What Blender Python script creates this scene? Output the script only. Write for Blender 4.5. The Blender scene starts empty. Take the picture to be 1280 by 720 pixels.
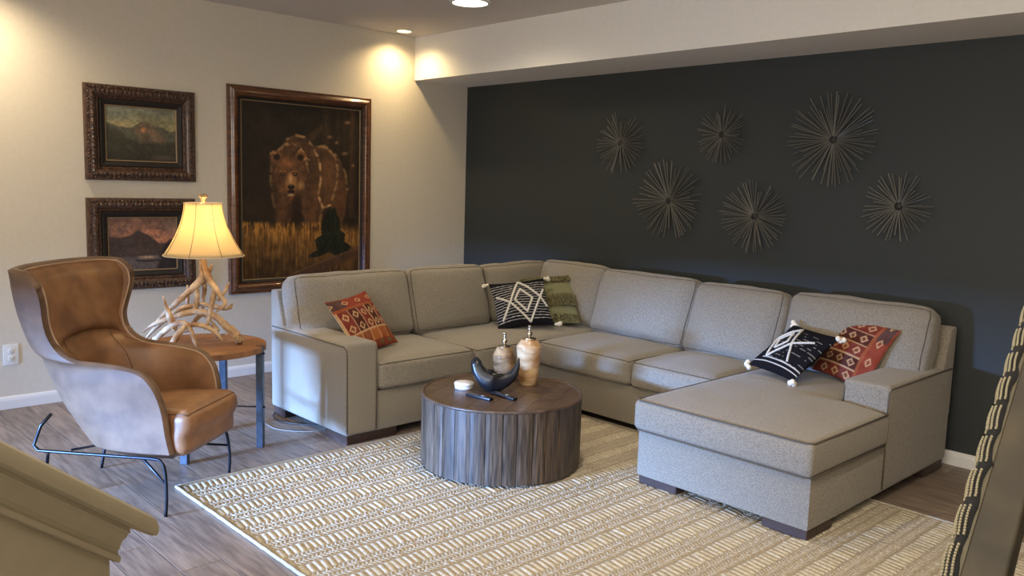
import bpy, bmesh, math, random
import numpy as np
from mathutils import Vector, Matrix, noise
PI = math.pi
sc = bpy.context.scene
COL = sc.collection
random.seed(7); RNG = np.random.RandomState(5)

# ------------------------------------------------------------------ camera
CAM = Vector((6.6609, -5.6293, 1.6951))
YAW, PITCH, ROLL, FPX = 0.8105, -0.1238, 0.0298, 1049.97
def cam_axes():
    f = Vector((-math.sin(YAW)*math.cos(PITCH), math.cos(YAW)*math.cos(PITCH), math.sin(PITCH)))
    r = Vector((math.cos(YAW), math.sin(YAW), 0)); u = r.cross(f)
    return r*math.cos(ROLL)+u*math.sin(ROLL), -r*math.sin(ROLL)+u*math.cos(ROLL), f
CR, CU, CF = cam_axes()
cd = bpy.data.cameras.new('camera'); cam = bpy.data.objects.new('camera', cd); COL.objects.link(cam)
cam.matrix_world = Matrix(((CR.x, CU.x, -CF.x, CAM.x), (CR.y, CU.y, -CF.y, CAM.y), (CR.z, CU.z, -CF.z, CAM.z), (0, 0, 0, 1)))
cd.sensor_width = 36; cd.lens = FPX/1280*36; cd.clip_start = .05
sc.camera = cam
# ------------------------------------------------------------------ world, lights, exposure
w = bpy.data.worlds.new('sky'); sc.world = w; w.use_nodes = True
bg = w.node_tree.nodes['Background']; bg.inputs[0].default_value = (.50, .70, 1, 1); bg.inputs[1].default_value = .6
vs = sc.view_settings; vs.view_transform = 'Standard'; vs.look = 'None'; vs.gamma = 1; vs.use_curve_mapping = False
vs.exposure = 0.0
def area(name, loc, size, sy, power, color, rot):
    l = bpy.data.lights.new(name, 'AREA'); l.shape = 'RECTANGLE'; l.size = size; l.size_y = sy; l.energy = power; l.color = color
    o = bpy.data.objects.new(name, l); o.location = loc; o.rotation_euler = rot; COL.objects.link(o); return o
H = 3.05
# daylight through the low wide window in the wall behind the camera's left
area('window_daylight', (1.6, -14, 1.6), 2.4, 1.1, 11500, (.25, .47, 1.0), (math.radians(86), 0, 0))
# added warm fill under the ceiling, for the unseen room behind the camera
area('room_fill', (5.6, -5.0, 3.0), 3.6, 3.0, 85, (1.0, .86, .68), (0, 0, 0))

# added neutral fill for the soffit, from the unseen wall behind the camera
area('rear_fill_light', (6.1, -8.25, 2.0), 3.0, 1.3, 150, (1.0, .95, .86), (PI/2, 0, 0))

# ------------------------------------------------------------------ helpers
def wloc(p):
    v = Vector((0, 0, 0))
    while p is not None: v += p.location; p = p.parent
    return v
def tag(o, label=None, cat=None, group=None, kind=None):
    if label: o['label'] = label
    if cat: o['category'] = cat
    if group: o['group'] = group
    if kind: o['kind'] = kind
    return o
def empty(name, loc, label, cat, rz=0, group=None):
    o = bpy.data.objects.new(name, None); COL.objects.link(o); o.location = loc; o.rotation_euler = (0, 0, rz)
    o.empty_display_size = .1
    return tag(o, label, cat, group)
def link(name, me, parent=None, kind=None):
    o = bpy.data.objects.new(name, me); COL.objects.link(o)
    if parent is not None: o.parent = parent
    if kind: o['kind'] = kind
    return o
def mesh(name, vf, mat, parent=None, local=False, smooth=True, kind=None, angle=None):
    """vf=(verts, faces); world coordinates unless local."""
    v, f = vf
    me = bpy.data.meshes.new(name)
    v = np.array([tuple(p) for p in v], float)
    if parent is not None and not local: v = v - np.array(wloc(parent))
    me.from_pydata(v.tolist(), [], f); me.materials.append(mat)
    if smooth: me.polygons.foreach_set('use_smooth', [True]*len(me.polygons))
    if smooth and angle: me.set_sharp_from_angle(angle=math.radians(angle))
    me.update()
    return link(name, me, parent, kind)
def join(*vfs):
    V = []; Fs = []
    for v, f in vfs:
        n = len(V); V += [tuple(p) for p in v]; Fs += [tuple(i+n for i in q) for q in f]
    return V, Fs
def xf(vf, M):
    return [tuple(M @ Vector(p)) for p in vf[0]], vf[1]
def box(x0, x1, y0, y1, z0, z1):
    v = [(x, y, z) for z in (z0, z1) for y in (y0, y1) for x in (x0, x1)]
    return v, [(0, 2, 3, 1), (4, 5, 7, 6), (0, 1, 5, 4), (2, 6, 7, 3), (0, 4, 6, 2), (1, 3, 7, 5)]
def bmvf(bm):
    bm.verts.ensure_lookup_table(); bm.normal_update()
    v = [tuple(p.co) for p in bm.verts]; f = [tuple(q.index for q in p.verts) for p in bm.faces]; bm.free(); return v, f
def bevel(vf, r, seg=2):
    bm = bmesh.new(); vv = [bm.verts.new(p) for p in vf[0]]
    for f in vf[1]: bm.faces.new([vv[i] for i in f])
    bmesh.ops.recalc_face_normals(bm, faces=bm.faces)
    bmesh.ops.bevel(bm, geom=bm.edges[:], offset=r, segments=seg, affect='EDGES', profile=.6)
    bm.verts.index_update()
    return bmvf(bm)
def bbox(x0, x1, y0, y1, z0, z1, r=.006, seg=2): return bevel(box(x0, x1, y0, y1, z0, z1), r, seg)
def prism(poly, z0, z1):
    n = len(poly); v = [(x, y, z0) for x, y in poly]+[(x, y, z1) for x, y in poly]
    return v, [tuple(range(n-1, -1, -1)), tuple(range(n, 2*n))]+[(i, (i+1) % n, (i+1) % n+n, i+n) for i in range(n)]
def lathe(prof, n=32, c=(0, 0, 0)):
    v = []; f = []
    for r, z in prof:
        for i in range(n):
            a = 2*PI*i/n; v.append((c[0]+r*math.cos(a), c[1]+r*math.sin(a), c[2]+z))
    for k in range(len(prof)-1):
        for i in range(n):
            j = (i+1) % n; f.append((k*n+i, k*n+j, (k+1)*n+j, (k+1)*n+i))
    f.append(tuple(range(n-1, -1, -1))); m = (len(prof)-1)*n; f.append(tuple(range(m, m+n)))
    return v, f
def spline(pts, n=8, closed=False):
    P = [np.array(p, float) for p in pts]; out = []
    m = len(P); rng = range(m if closed else m-1)
    for i in rng:
        p0 = P[(i-1) % m] if closed or i > 0 else 2*P[0]-P[1]
        p1 = P[i]; p2 = P[(i+1) % m]
        p3 = P[(i+2) % m] if closed or i+2 < m else 2*P[-1]-P[-2]
        for k in range(n):
            t = k/n
            out.append(.5*((2*p1)+(-p0+p2)*t+(2*p0-5*p1+4*p2-p3)*t*t+(-p0+3*p1-3*p2+p3)*t**3))
    if not closed: out.append(P[-1])
    return out
def tube(path, rad, n=8, closed=False, rough=0, flat=1.0):
    P = [Vector(tuple(p)[:3]) for p in path]; m = len(P)
    R = rad if hasattr(rad, '__len__') else [rad]*m
    v = []; f = []; nrm = None
    for i in range(m):
        a = P[i-1] if (i > 0 or closed) else P[0]; b = P[(i+1) % m] if (i < m-1 or closed) else P[-1]
        t = (b-a)
        if t.length < 1e-9: t = Vector((0, 0, 1))
        t.normalize()
        if nrm is None:
            nrm = t.orthogonal().normalized()
        else:
            nrm = nrm-t*nrm.dot(t)
            nrm = nrm.normalized() if nrm.length > 1e-6 else t.orthogonal().normalized()
        bn = t.cross(nrm)
        for k in range(n):
            a_ = 2*PI*k/n; rr = R[i]
            q = P[i]+nrm*math.cos(a_)*rr+bn*math.sin(a_)*rr*flat
            if rough: q += (q-P[i])*rough*noise.noise(q*45)
            v.append(tuple(q))
    for i in range(m if closed else m-1):
        j = (i+1) % m
        for k in range(n):
            l = (k+1) % n; f.append((i*n+k, i*n+l, j*n+l, j*n+k))
    if not closed: f.append(tuple(range(n-1, -1, -1))); f.append(tuple(range((m-1)*n, m*n)))
    return v, f
def antler(pts, n=6, seg=8, rough=.25):
    """pts: (x,y,z,r)"""
    s = spline(pts, n); return tube([p[:3] for p in s], [max(.0012, p[3]) for p in s], seg, rough=rough)
# puffy, rounded upholstery block, parametrised on a cube surface
class Puffy:
    def __init__(s, size, r, bulge, wr=.004, seed=0, sag=0):
        s.h = np.array(size, float)/2; s.r = r; s.b = bulge; s.wr = wr; s.seed = seed; s.sag = sag
    def at(s, p):
        p = np.array(p, float); inner = s.h-s.r
        q = p*s.h
        base = np.clip(q, -inner, inner); d = q-base; L = np.linalg.norm(d)
        if L > 1e-9: q = base+d/L*s.r
        x, y, z = p
        fx = (1-x*x); fy = (1-y*y); fz = (1-z*z)
        q = q+np.array([s.b[0]*x*fy*fz**.5, s.b[1]*y*fx*fz**.5, s.b[2]*z*(fx*fy)**.6])
        if s.wr:
            nn = noise.noise(Vector((q[0]*4+s.seed*7.3, q[1]*4, q[2]*4)))+.4*noise.noise(Vector((q[0]*11, q[1]*11+s.seed*3.1, q[2]*11)))
            k = np.linalg.norm(q)+1e-6; q = q+q/k*nn*s.wr
        return q
    def vf(s, n=12):
        idx = {}; V = []; Fs = []
        def vid(i, j, k):
            key = (i, j, k)
            if key not in idx:
                t = [math.sin((c/n*2-1)*PI/2)*.35+(c/n*2-1)*.65 for c in key]
                idx[key] = len(V); V.append(s.at(t))
            return idx[key]
        for a in range(3):
            for e in (0, n):
                for i in range(n):
                    for j in range(n):
                        c = []
                        for (ii, jj) in ((i, j), (i+1, j), (i+1, j+1), (i, j+1)):
                            t = [0, 0, 0]; t[a] = e; t[(a+1) % 3] = ii; t[(a+2) % 3] = jj; c.append(vid(*t))
                        Fs.append(tuple(c if e else c[::-1]))
        return V, Fs
    def welt(s, axis, sign, r=.005, n=14):
        P = []
        c = [(-1, -1), (1, -1), (1, 1), (-1, 1)]
        for k in range(4):
            a, b = c[k], c[(k+1) % 4]
            for i in range(n):
                t = i/n; p = [0, 0, 0]; p[axis] = sign; p[(axis+1) % 3] = a[0]+(b[0]-a[0])*t; p[(axis+2) % 3] = a[1]+(b[1]-a[1])*t
                q = s.at(p); m = np.array(p, float); m[axis] *= 1
                P.append(q*1.002)
        return tube(P, r, 6, closed=True)

# ------------------------------------------------------------------ materials
def newmat(name):
    m = bpy.data.materials.new(name); m.use_nodes = True; nt = m.node_tree
    return m, nt, nt.nodes['Principled BSDF']
def srgb(c): return tuple(((x/255)/12.92 if x/255 <= .04045 else ((x/255+.055)/1.055)**2.4) for x in c)+(1,)
def pm(name, c1, c2=None, scale=20, rough=.6, bump=0, bscale=None, stretch=None, metal=0, detail=4, coord='Object', rnd=0, coat=0, sheen=0, dist=0.002, spec=None):
    m, nt, b = newmat(name); N = nt.nodes; L = nt.links
    b.inputs['Roughness'].default_value = rough; b.inputs['Metallic'].default_value = metal
    if coat: b.inputs['Coat Weight'].default_value = coat
    if sheen: b.inputs['Sheen Weight'].default_value = sheen
    if spec is not None: b.inputs['Specular IOR Level'].default_value = spec
    c1 = srgb(c1)
    if c2 is None: b.inputs['Base Color'].default_value = c1
    tc = N.new('ShaderNodeTexCoord'); mp = N.new('ShaderNodeMapping'); L.new(tc.outputs[coord], mp.inputs[0])
    if stretch: mp.inputs['Scale'].default_value = stretch
    if rnd:
        oi = N.new('ShaderNodeObjectInfo'); vm = N.new('ShaderNodeVectorMath'); vm.operation = 'MULTIPLY_ADD'
        vm.inputs[1].default_value = (0, 0, 0)
        cmb = N.new('ShaderNodeCombineXYZ'); mu = N.new('ShaderNodeMath'); mu.operation = 'MULTIPLY'; mu.inputs[1].default_value = 37
        L.new(oi.outputs['Random'], mu.inputs[0])
        for k in range(3): L.new(mu.outputs[0], cmb.inputs[k])
        L.new(cmb.outputs[0], mp.inputs['Location'])
    if c2 is not None:
        n = N.new('ShaderNodeTexNoise'); n.inputs['Scale'].default_value = scale; n.inputs['Detail'].default_value = detail
        L.new(mp.outputs[0], n.inputs[0]); r = N.new('ShaderNodeValToRGB')
        r.color_ramp.elements[0].position = .35; r.color_ramp.elements[1].position = .65
        r.color_ramp.elements[0].color = c1; r.color_ramp.elements[1].color = srgb(c2); L.new(n.outputs[0], r.inputs[0])
        out = r.outputs[0]
        if rnd:
            hs = N.new('ShaderNodeHueSaturation'); mr = N.new('ShaderNodeMapRange'); mr.inputs[3].default_value = 1-rnd; mr.inputs[4].default_value = 1+rnd
            L.new(oi.outputs['Random'], mr.inputs[0]); L.new(mr.outputs[0], hs.inputs['Value']); L.new(out, hs.inputs['Color']); out = hs.outputs[0]
        L.new(out, b.inputs['Base Color'])
    if bump:
        n2 = N.new('ShaderNodeTexNoise'); n2.inputs['Scale'].default_value = bscale or scale; n2.inputs['Detail'].default_value = 5
        L.new(mp.outputs[0], n2.inputs[0]); bp = N.new('ShaderNodeBump'); bp.inputs['Strength'].default_value = bump; bp.inputs['Distance'].default_value = dist
        L.new(n2.outputs[0], bp.inputs['Height']); L.new(bp.outputs[0], b.inputs['Normal'])
    return m
def attr_mat(name, rough=.8, bump=.3, bscale=120, spec=.3):
    m, nt, b = newmat(name); a = nt.nodes.new('ShaderNodeVertexColor'); a.layer_name = 'paint'
    nt.links.new(a.outputs[0], b.inputs['Base Color']); b.inputs['Roughness'].default_value = rough
    b.inputs['Specular IOR Level'].default_value = spec
    n = nt.nodes.new('ShaderNodeTexNoise'); n.inputs['Scale'].default_value = bscale
    tc = nt.nodes.new('ShaderNodeTexCoord'); nt.links.new(tc.outputs['Object'], n.inputs[0])
    bp = nt.nodes.new('ShaderNodeBump'); bp.inputs['Strength'].default_value = bump; bp.inputs['Distance'].default_value = .001
    nt.links.new(n.outputs[0], bp.inputs['Height']); nt.links.new(bp.outputs[0], b.inputs['Normal'])
    return m
def emis(name, col, s):
    m, nt, b = newmat(name); b.inputs['Emission Color'].default_value = col; b.inputs['Emission Strength'].default_value = s
    b.inputs['Base Color'].default_value = col; return m
M = {}
M['wall'] = pm('greige_paint', (210, 203, 188), (213, 206, 192), 30, .75, .12, 220)
M['dark'] = pm('charcoal_paint', (43, 48, 48), (45, 50, 50), 40, .62, .25, 160, dist=.001)
M['white'] = pm('white_paint', (236, 234, 228), (239, 237, 231), 30, .7, .1, 200)
M['ceil'] = pm('ceiling_paint', (206, 200, 194), (210, 204, 198), 30, .85, .15, 200)
M['trim'] = pm('trim_paint', (226, 226, 224), None, rough=.4)
M['floorbase'] = pm('underlay', (60, 52, 46), None, rough=.9)
M['plank'] = pm('plank_vinyl', (108, 94, 83), (146, 129, 114), 5, .42, .25, 40, stretch=(1, 9, 1), rnd=.13, detail=8, dist=.0008)
M['fabric'] = pm('heather_fabric', (114, 107, 95), (152, 144, 129), 210, .9, .6, 340, stretch=(1, 1, 1), sheen=.25, detail=2, dist=.0012)
M['welt'] = pm('welt_fabric', (92, 84, 73), None, rough=.9)
M['foot'] = pm('dark_foot_wood', (52, 38, 32), (66, 48, 40), 12, .45, stretch=(1, 1, 6))
M['leather_in'] = pm('tan_leather', (108, 74, 48), (146, 104, 68), 6, .48, .25, 90, detail=6, dist=.001)
M['leather_out'] = pm('outer_leather', (92, 68, 49), (112, 86, 64), 9, .6, .25, 90, detail=6, dist=.001)  # same leather as inside; greyer daylight tone is put into the colour
M['piping'] = pm('leather_piping', (168, 140, 114), None, rough=.5)
M['darkpiping'] = pm('dark_leather_piping', (96, 64, 42), None, rough=.5)
M['steel'] = pm('dark_steel', (40, 43, 50), None, rough=.32, metal=.85)
M['bluesteel'] = pm('gunmetal_steel', (68, 78, 90), (82, 92, 104), 30, rough=.45, metal=.6)
M['sidewood'] = pm('oak_top', (122, 84, 56), (158, 114, 78), 5, .5, .2, 30, stretch=(8, 1, 1), detail=6)
M['drumwood'] = pm('weathered_plank', (42, 34, 27), (94, 78, 62), 9, .46, .35, 30, stretch=(9, 9, .6), rnd=.38, detail=8, dist=.001)
M['drumtop'] = pm('dark_plank_top', (62, 47, 38), (96, 76, 60), 6, .38, .25, 30, stretch=(9, 1, 1), rnd=.12, detail=7, dist=.001)
M['antler'] = pm('antler_bone', (150, 112, 74), (208, 180, 142), 16, .5, .5, 60, detail=5, dist=.002)
M['burr'] = pm('antler_burr', (130, 98, 66), (190, 160, 120), 90, .7, .9, 120, dist=.004)
M['rod'] = pm('rod_highlight_grey', (104, 102, 96), None, rough=.45, metal=.3)  # grey base colour carries the highlights of the black rods
M['hub'] = pm('black_hub', (28, 28, 28), None, rough=.6)
M['rug_base'] = pm('jute_ground', (146, 134, 114), (166, 154, 132), 150, .95, .6, 300)
M['rug_rib'] = pm('cream_jute', (174, 163, 139), (200, 190, 167), 60, .9, .5, 300)
M['rug_braid'] = pm('grey_jute', (152, 141, 121), (184, 172, 150), 90, .9, .5, 300)
M['rug_edge'] = pm('rug_binding', (150, 142, 126), (172, 164, 146), 90, .9)
M['fringe_dark'] = pm('dark_binding', (66, 60, 60), (88, 80, 78), 90, .95)
M['onyx'] = pm('banded_onyx', (166, 122, 78), (222, 192, 150), 7, .16, stretch=(1.2, 1.2, 3.6), coat=.6, detail=6)
M['onyx2'] = pm('banded_onyx_brown', (110, 80, 54), (188, 158, 118), 7, .16, stretch=(1.2, 1.2, 4.2), coat=.6, detail=6)
M['silver'] = pm('polished_nickel', (200, 190, 172), None, rough=.16, metal=1)
M['blackcer'] = pm('black_ceramic', (24, 26, 30), None, rough=.3)
M['plastic'] = pm('black_plastic', (22, 22, 26), None, rough=.35)
M['button'] = pm('remote_button', (96, 96, 100), None, rough=.5)
M['tin'] = pm('white_tin', (228, 226, 222), None, rough=.35)
M['framewood'] = pm('carved_walnut', (52, 34, 24), (92, 64, 46), 40, .42, .8, 70, dist=.004, coat=.3)
M['framebead'] = pm('gilded_walnut', (104, 78, 58), None, rough=.35, metal=.3)
M['bearframe'] = pm('polished_walnut', (74, 42, 22), (110, 68, 38), 10, .3, stretch=(1, 1, 5), coat=.4)
M['liner'] = pm('dark_liner', (34, 28, 24), None, rough=.7)
M['slip'] = pm('gilt_slip', (150, 128, 96), None, rough=.4, metal=.4)
M['paint'] = attr_mat('oil_paint', .55, .4, 160)
M['kilim'] = attr_mat('kilim_weave', .95, .8, 420, .1)
M['cream'] = pm('cream_cotton', (224, 208, 180), None, rough=.9)
M['blackcloth'] = attr_mat('striped_black_weave', .95, .8, 420, .1)
M['cord'] = pm('tufted_white_cord', (236, 232, 224), (200, 196, 188), 220, .95, .9, 260, dist=.003)
M['tassel'] = pm('white_tassel_yarn', (236, 228, 210), None, rough=.95)
M['olive'] = pm('olive_cotton', (114, 114, 82), (134, 134, 102), 150, .95, .5, 400)
M['olivetuft'] = pm('olive_tuft', (104, 99, 68), (136, 128, 92), 130, .95, 1, 200, dist=.006)
M['outlet'] = pm('outlet_plastic', (226, 226, 220), None, rough=.35)
M['slot'] = pm('outlet_slot', (40, 38, 36), None, rough=.6)
M['kneewall'] = pm('beige_trim_paint', (137, 128, 107), (141, 132, 111), 30, .5)
M['rail'] = pm('olive_rustic_wood', (34, 29, 19), (60, 52, 35), 8, .6, .4, 30, stretch=(1, 1, 1), detail=7)
M['railedge'] = pm('pale_rail_edge', (80, 74, 57), None, rough=.6)
M['throwblack'] = pm('black_knit', (18, 18, 20), None, rough=.95)
M['throwcream'] = pm('cream_knit', (146, 139, 116), None, rough=.95)
M['cable'] = pm('black_cable', (24, 24, 26), None, rough=.5)
M['cablew'] = pm('pale_cable', (140, 136, 130), None, rough=.5)
M['bulb'] = emis('warm_bulb', (1, .74, .38, 1), 10)
M['lens'] = emis('downlight_lens', (1, .80, .42, 1), 5)
M['dome'] = emis('glass_dome', (1, .93, .74, 1), 3.5)
# lamp shade: thin parchment, light shines through
m, nt, b = newmat('parchment_shade')
tr = nt.nodes.new('ShaderNodeBsdfTranslucent'); mx = nt.nodes.new('ShaderNodeMixShader'); tr.inputs[0].default_value = (.95, .84, .60, 1)
b.inputs['Base Color'].default_value = srgb((222, 206, 168)); b.inputs['Roughness'].default_value = .8; mx.inputs[0].default_value = .6
nt.links.new(b.outputs[0], mx.inputs[1]); nt.links.new(tr.outputs[0], mx.inputs[2]); nt.links.new(mx.outputs[0], nt.nodes['Material Output'].inputs[0])
M['shade'] = m

# ------------------------------------------------------------------ room shell
def struct(name, vf, mat, smooth=False): return mesh(name, vf, mat, None, smooth=smooth, kind='structure')
XR, YB = 9.0, -8.4
struct('floor', box(-.15, XR+.15, YB-.15, .15, -.15, -.010), M['floorbase'])
floor = bpy.data.objects['floor']
struct('ceiling', box(-.15, XR+.15, YB-.15, .15, H, H+.15), M['ceil'])
struct('wall_left', box(-.15, 0, YB, 0, -.01, H), M['wall'])
struct('wall_back', box(-.15, XR+.15, 0, .15, -.01, H), M['dark'])
struct('wall_right', box(XR, XR+.15, YB, 0, -.01, H), M['wall'])
# front wall (behind the camera) with a low window opening, x 1.0..2.85, z .3..1.15
struct('wall_front', join(box(-.15, 1.0, YB-.15, YB, -.01, H), box(2.85, XR+.15, YB-.15, YB, -.01, H), box(1.0, 2.85, YB-.15, YB, 1.15, H), box(1.0, 2.85, YB-.15, YB, -.01, .3)), M['wall'])
mesh('window_1', join(box(1.0, 1.05, YB-.1, YB-.02, .3, 1.15), box(2.80, 2.85, YB-.1, YB-.02, .3, 1.15), box(1.05, 2.80, YB-.1, YB-.02, 1.10, 1.15), box(1.05, 2.80, YB-.1, YB-.02, .3, .35)), M['trim'], None, smooth=False, kind='structure')
mesh('added_window_frame', join(box(4.5, 4.58, YB, YB+.06, 1.25, 2.75), box(7.62, 7.70, YB, YB+.06, 1.25, 2.75), box(4.58, 7.62, YB, YB+.06, 2.67, 2.75), box(4.58, 7.62, YB, YB+.06, 1.25, 1.33), box(4.58, 7.62, YB, YB+.02, 1.33, 2.67)), M['trim'], None, smooth=False, kind='structure')  # unseen closed window, added as backing for the rear fill lamp
SD, SH = .6656, 2.6485
struct('soffit', box(0, XR, -SD, 0, SH, H), M['white'])
bpy.data.objects['soffit'].name = 'trim_1'
def baseboard(name, axis, a0, a1, side=1):
    prof = [(0, 0), (.016, 0), (.016, .062), (.012, .078), (.006, .088), (0, .09)]
    V = []; n = len(prof)
    for a in (a0, a1):
        for d, z in prof: V.append((d, a, z) if axis == 'y' else (a, -d, z))
    Fs = [tuple((i, (i+1) % n, n+(i+1) % n, n+i)) for i in range(n)]+[tuple(range(n)), tuple(range(2*n-1, n-1, -1))]
    struct(name, (V, Fs), M['trim'])
baseboard('baseboard_left', 'y', YB, 0); baseboard('baseboard_back', 'x', .017, XR)

# floor planks, one object each, running along x
PW, PL = .185, 1.22
pme = {}
def plank_mesh(l):
    k = round(l, 3)
    if k not in pme:
        a, b_, c = k/2-.0012, PW/2-.0012, .0016
        V = [(-a, -b_, -.009), (a, -b_, -.009), (a, b_, -.009), (-a, b_, -.009), (-a, -b_, -c), (a, -b_, -c), (a, b_, -c), (-a, b_, -c),
             (-a+c, -b_+c, 0), (a-c, -b_+c, 0), (a-c, b_-c, 0), (-a+c, b_-c, 0)]
        Fs = [(8, 9, 10, 11)]+[(i, (i+1) % 4, 4+(i+1) % 4, 4+i) for i in range(4)]+[(4+i, 4+(i+1) % 4, 8+(i+1) % 4, 8+i) for i in range(4)]
        me = bpy.data.meshes.new('plank'); me.from_pydata(V, [], Fs); me.materials.append(M['plank']); pme[k] = me
    return pme[k]
rows = int(6.2/PW)
stag = [0, .45, .8, .2, .62, 1.0, .33]
for i in range(rows):
    yc = -.02-PW/2-i*PW
    xx = .018-stag[i % 7]
    while xx < 6.6:
        x0, x1 = max(xx, .018), min(xx+PL, 6.6)
        # only the boards the photograph could see
        if x1-x0 > .05 and not (yc < -4.6 and x1 < 2.2) and not (yc > -1.0 and x1 < 4.3 and x0 > 1.6 and False):
            o = link('plank', plank_mesh(x1-x0), floor); o.location = ((x0+x1)/2, yc, 0)
        xx += PL
mesh('plank', box(.018, 6.6, -8.3, -.02-rows*PW-.002, -.009, 0), M['plank'], floor, smooth=False, kind='stuff')
mesh('plank', box(6.602, 8.98, -8.3, -.02, -.009, 0), M['plank'], floor, smooth=False, kind='stuff')

# ------------------------------------------------------------------ ceiling lights
def downlight(x, y, label, power, z=H, col=(1, .72, .36)):
    t = empty('downlight', (x, y, z), label, 'ceiling light', group='recessed ceiling lights')
    mesh('trim_ring', lathe([(.062, -.001), (.080, -.001), (.083, -.006), (.078, -.010), (.060, -.006)], 32), M['white'], t, local=True)
    mesh('lens', lathe([(.001, -.009), (.060, -.009), (.062, -.003), (.001, -.003)], 28), M['lens'], t, local=True)
    l = bpy.data.lights.new('downlight_lamp', 'SPOT'); l.energy = power; l.color = col; l.spot_size = math.radians(150); l.spot_blend = 1.0; l.shadow_soft_size = .05
    o = bpy.data.objects.new('downlight_lamp', l); o.parent = t; o.location = (0, 0, -.02); COL.objects.link(o)
downlight(.21, -.95, 'small round recessed ceiling light glowing in the corner above the bear painting', 62)
downlight(.42, -4.35, 'small unseen recessed ceiling light added above the leather chair', 120, col=(1, .80, .52))  # out of view, added for the warm glow on the left wall
downlight(5.7, -2.1, 'small unseen recessed ceiling light added in front of the chaise', 100, col=(1, .84, .64))  # out of view, added to brighten the right end of the soffit
downlight(3.7, -2.5, 'small unseen recessed ceiling light added above the woven rug', 100, col=(1, .84, .64))  # unseen fitting, added to throw more light on the soffit face
t = empty('flush_ceiling_light', (1.70, -1.43, H), 'larger bright flush ceiling light cut by the top edge of the photo', 'ceiling light')
mesh('base_ring', lathe([(.11, 0), (.155, 0), (.16, -.02), (.15, -.03), (.11, -.03)], 40), M['trim'], t, local=True)
mesh('diffuser', lathe([(.148, -.02)]+[(.148*math.cos(a*PI/18), -.022-.018*math.sin(a*PI/18)) for a in range(0, 9)]+[(.002, -.040)], 40), M['dome'], t, local=True)
l = bpy.data.lights.new('flush_lamp', 'SPOT'); l.energy = 75; l.color = (1, .84, .60); l.spot_size = math.radians(165); l.spot_blend = 1.0; l.shadow_soft_size = .12
o = bpy.data.objects.new('flush_lamp', l); o.parent = t; o.location = (0, 0, -.075); COL.objects.link(o)

# ------------------------------------------------------------------ sectional sofa
S = empty('sectional_sofa', (1.2, -.1, 0), 'large grey heathered L-shaped sectional sofa with chaise along the dark wall', 'sofa')
FB = M['fabric']
def soft_prism(pts, y0, y1, ax='y', r=.014, seg=3):
    """pts in (u,z), extruded along ax"""
    n = len(pts)
    V = [((u, a, z) if ax == 'y' else (a, u, z)) for a in (y0, y1) for u, z in pts]
    Fs = [tuple(range(n)), tuple(range(2*n-1, n-1, -1))]+[(i, n+i, n+(i+1) % n, (i+1) % n) for i in range(n)]
    return bevel((V, Fs), r, seg)
# base frames
mesh('base', bbox(1.22, 2.185, -2.79, -1.1, .06, .325, .012), FB, S, angle=35)
mesh('base', bbox(1.24, 3.80, -1.10, -.12, .06, .325, .012), FB, S, angle=35)
mesh('base', bbox(3.80, 4.845, -1.88, -.12, .06, .327, .012), FB, S, angle=35)
# arms
def arm(name, x0, x1, y0, y1, z1, seamax):
    mesh(name, bbox(x0, x1, y0, y1, .06, z1, .028, 4), FB, S, angle=40)
arm('armrest', 1.21, 2.20, -2.805, -2.565, .658, 'x')
arm('armrest', 4.585, 4.85, -1.045, -.11, .658, 'y')
# piping on arms
def rrect(pts): return tube(spline(pts, 6, closed=False), .0045, 6)
mesh('arm_piping', join(
    tube([(1.23, -2.803, .640), (1.6, -2.804, .642), (2.17, -2.804, .640), (2.194, -2.801, .625), (2.198, -2.797, .60), (2.2, -2.797, .35), (2.2, -2.797, .08)], .0045, 6),
    tube([(2.2, -2.575, .08), (2.2, -2.573, .35), (2.2, -2.573, .62)], .004, 6)), M['welt'], S)
mesh('arm_piping', join(
    tube([(4.848, -.13, .640), (4.849, -.6, .642), (4.848, -1.02, .640), (4.844, -1.041, .62), (4.842, -1.044, .5), (4.842, -1.046, .33), (4.85, -1.05, .3), (4.85, -1.05, .08)], .0045, 6),
    tube([(4.593, -1.045, .52), (4.593, -1.045, .62)], .004, 6)), M['welt'], S)
# back frames (sloping inner face)
mesh('back_frame', soft_prism([(1.205, .34), (1.205, .90), (1.285, .90), (1.43, .5), (1.43, .34)], -2.80, -.11, 'y', .014), FB, S, angle=40)
mesh('back_frame', soft_prism([(-.105, .34), (-.105, .90), (-.185, .90), (-.33, .5), (-.33, .34)], 1.30, 4.848, 'x', .014), FB, S, angle=40)
# feet
def foot(x0, x1, y0, y1, z0=0): mesh('foot', bbox(x0, x1, y0, y1, z0, .062, .004, 1), M['foot'], S, smooth=False)
foot(1.93, 2.185, -2.79, -2.70); foot(2.10, 2.185, -2.70, -2.40); foot(1.22, 1.30, -2.79, -2.55); foot(1.30, 1.38, -2.79, -2.70)
foot(3.81, 4.07, -1.87, -1.78, .013); foot(4.60, 4.845, -1.88, -1.78, .013); foot(4.76, 4.845, -1.78, -1.62, .013); foot(4.76, 4.84, -.42, -.13); foot(1.24, 1.34, -.24, -.14)
foot(2.35, 2.45, -.35, -.25); foot(3.5, 3.6, -.35, -.25); foot(2.16, 2.24, -1.09, -1.0)
def seat(x0, x1, y0, y1, z0=.33, z1=.513, seed=1, n=16, bul=.030, fb=(.0, .0)):
    p = Puffy((x1-x0, y1-y0, z1-z0), .035, (.012+fb[0], .012+fb[1], bul), .008, seed)
    c = Vector(((x0+x1)/2, (y0+y1)/2, (z0+z1)/2)); T = Matrix.Translation(c)
    o = mesh('seat_cushion', xf(p.vf(n), T), FB, S)
    mesh('piping', join(xf(p.welt(2, 1), T), xf(p.welt(2, -1), T)), M['welt'], o, local=False)
    # children of a zero-offset part share the sofa's origin
    return o
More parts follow.
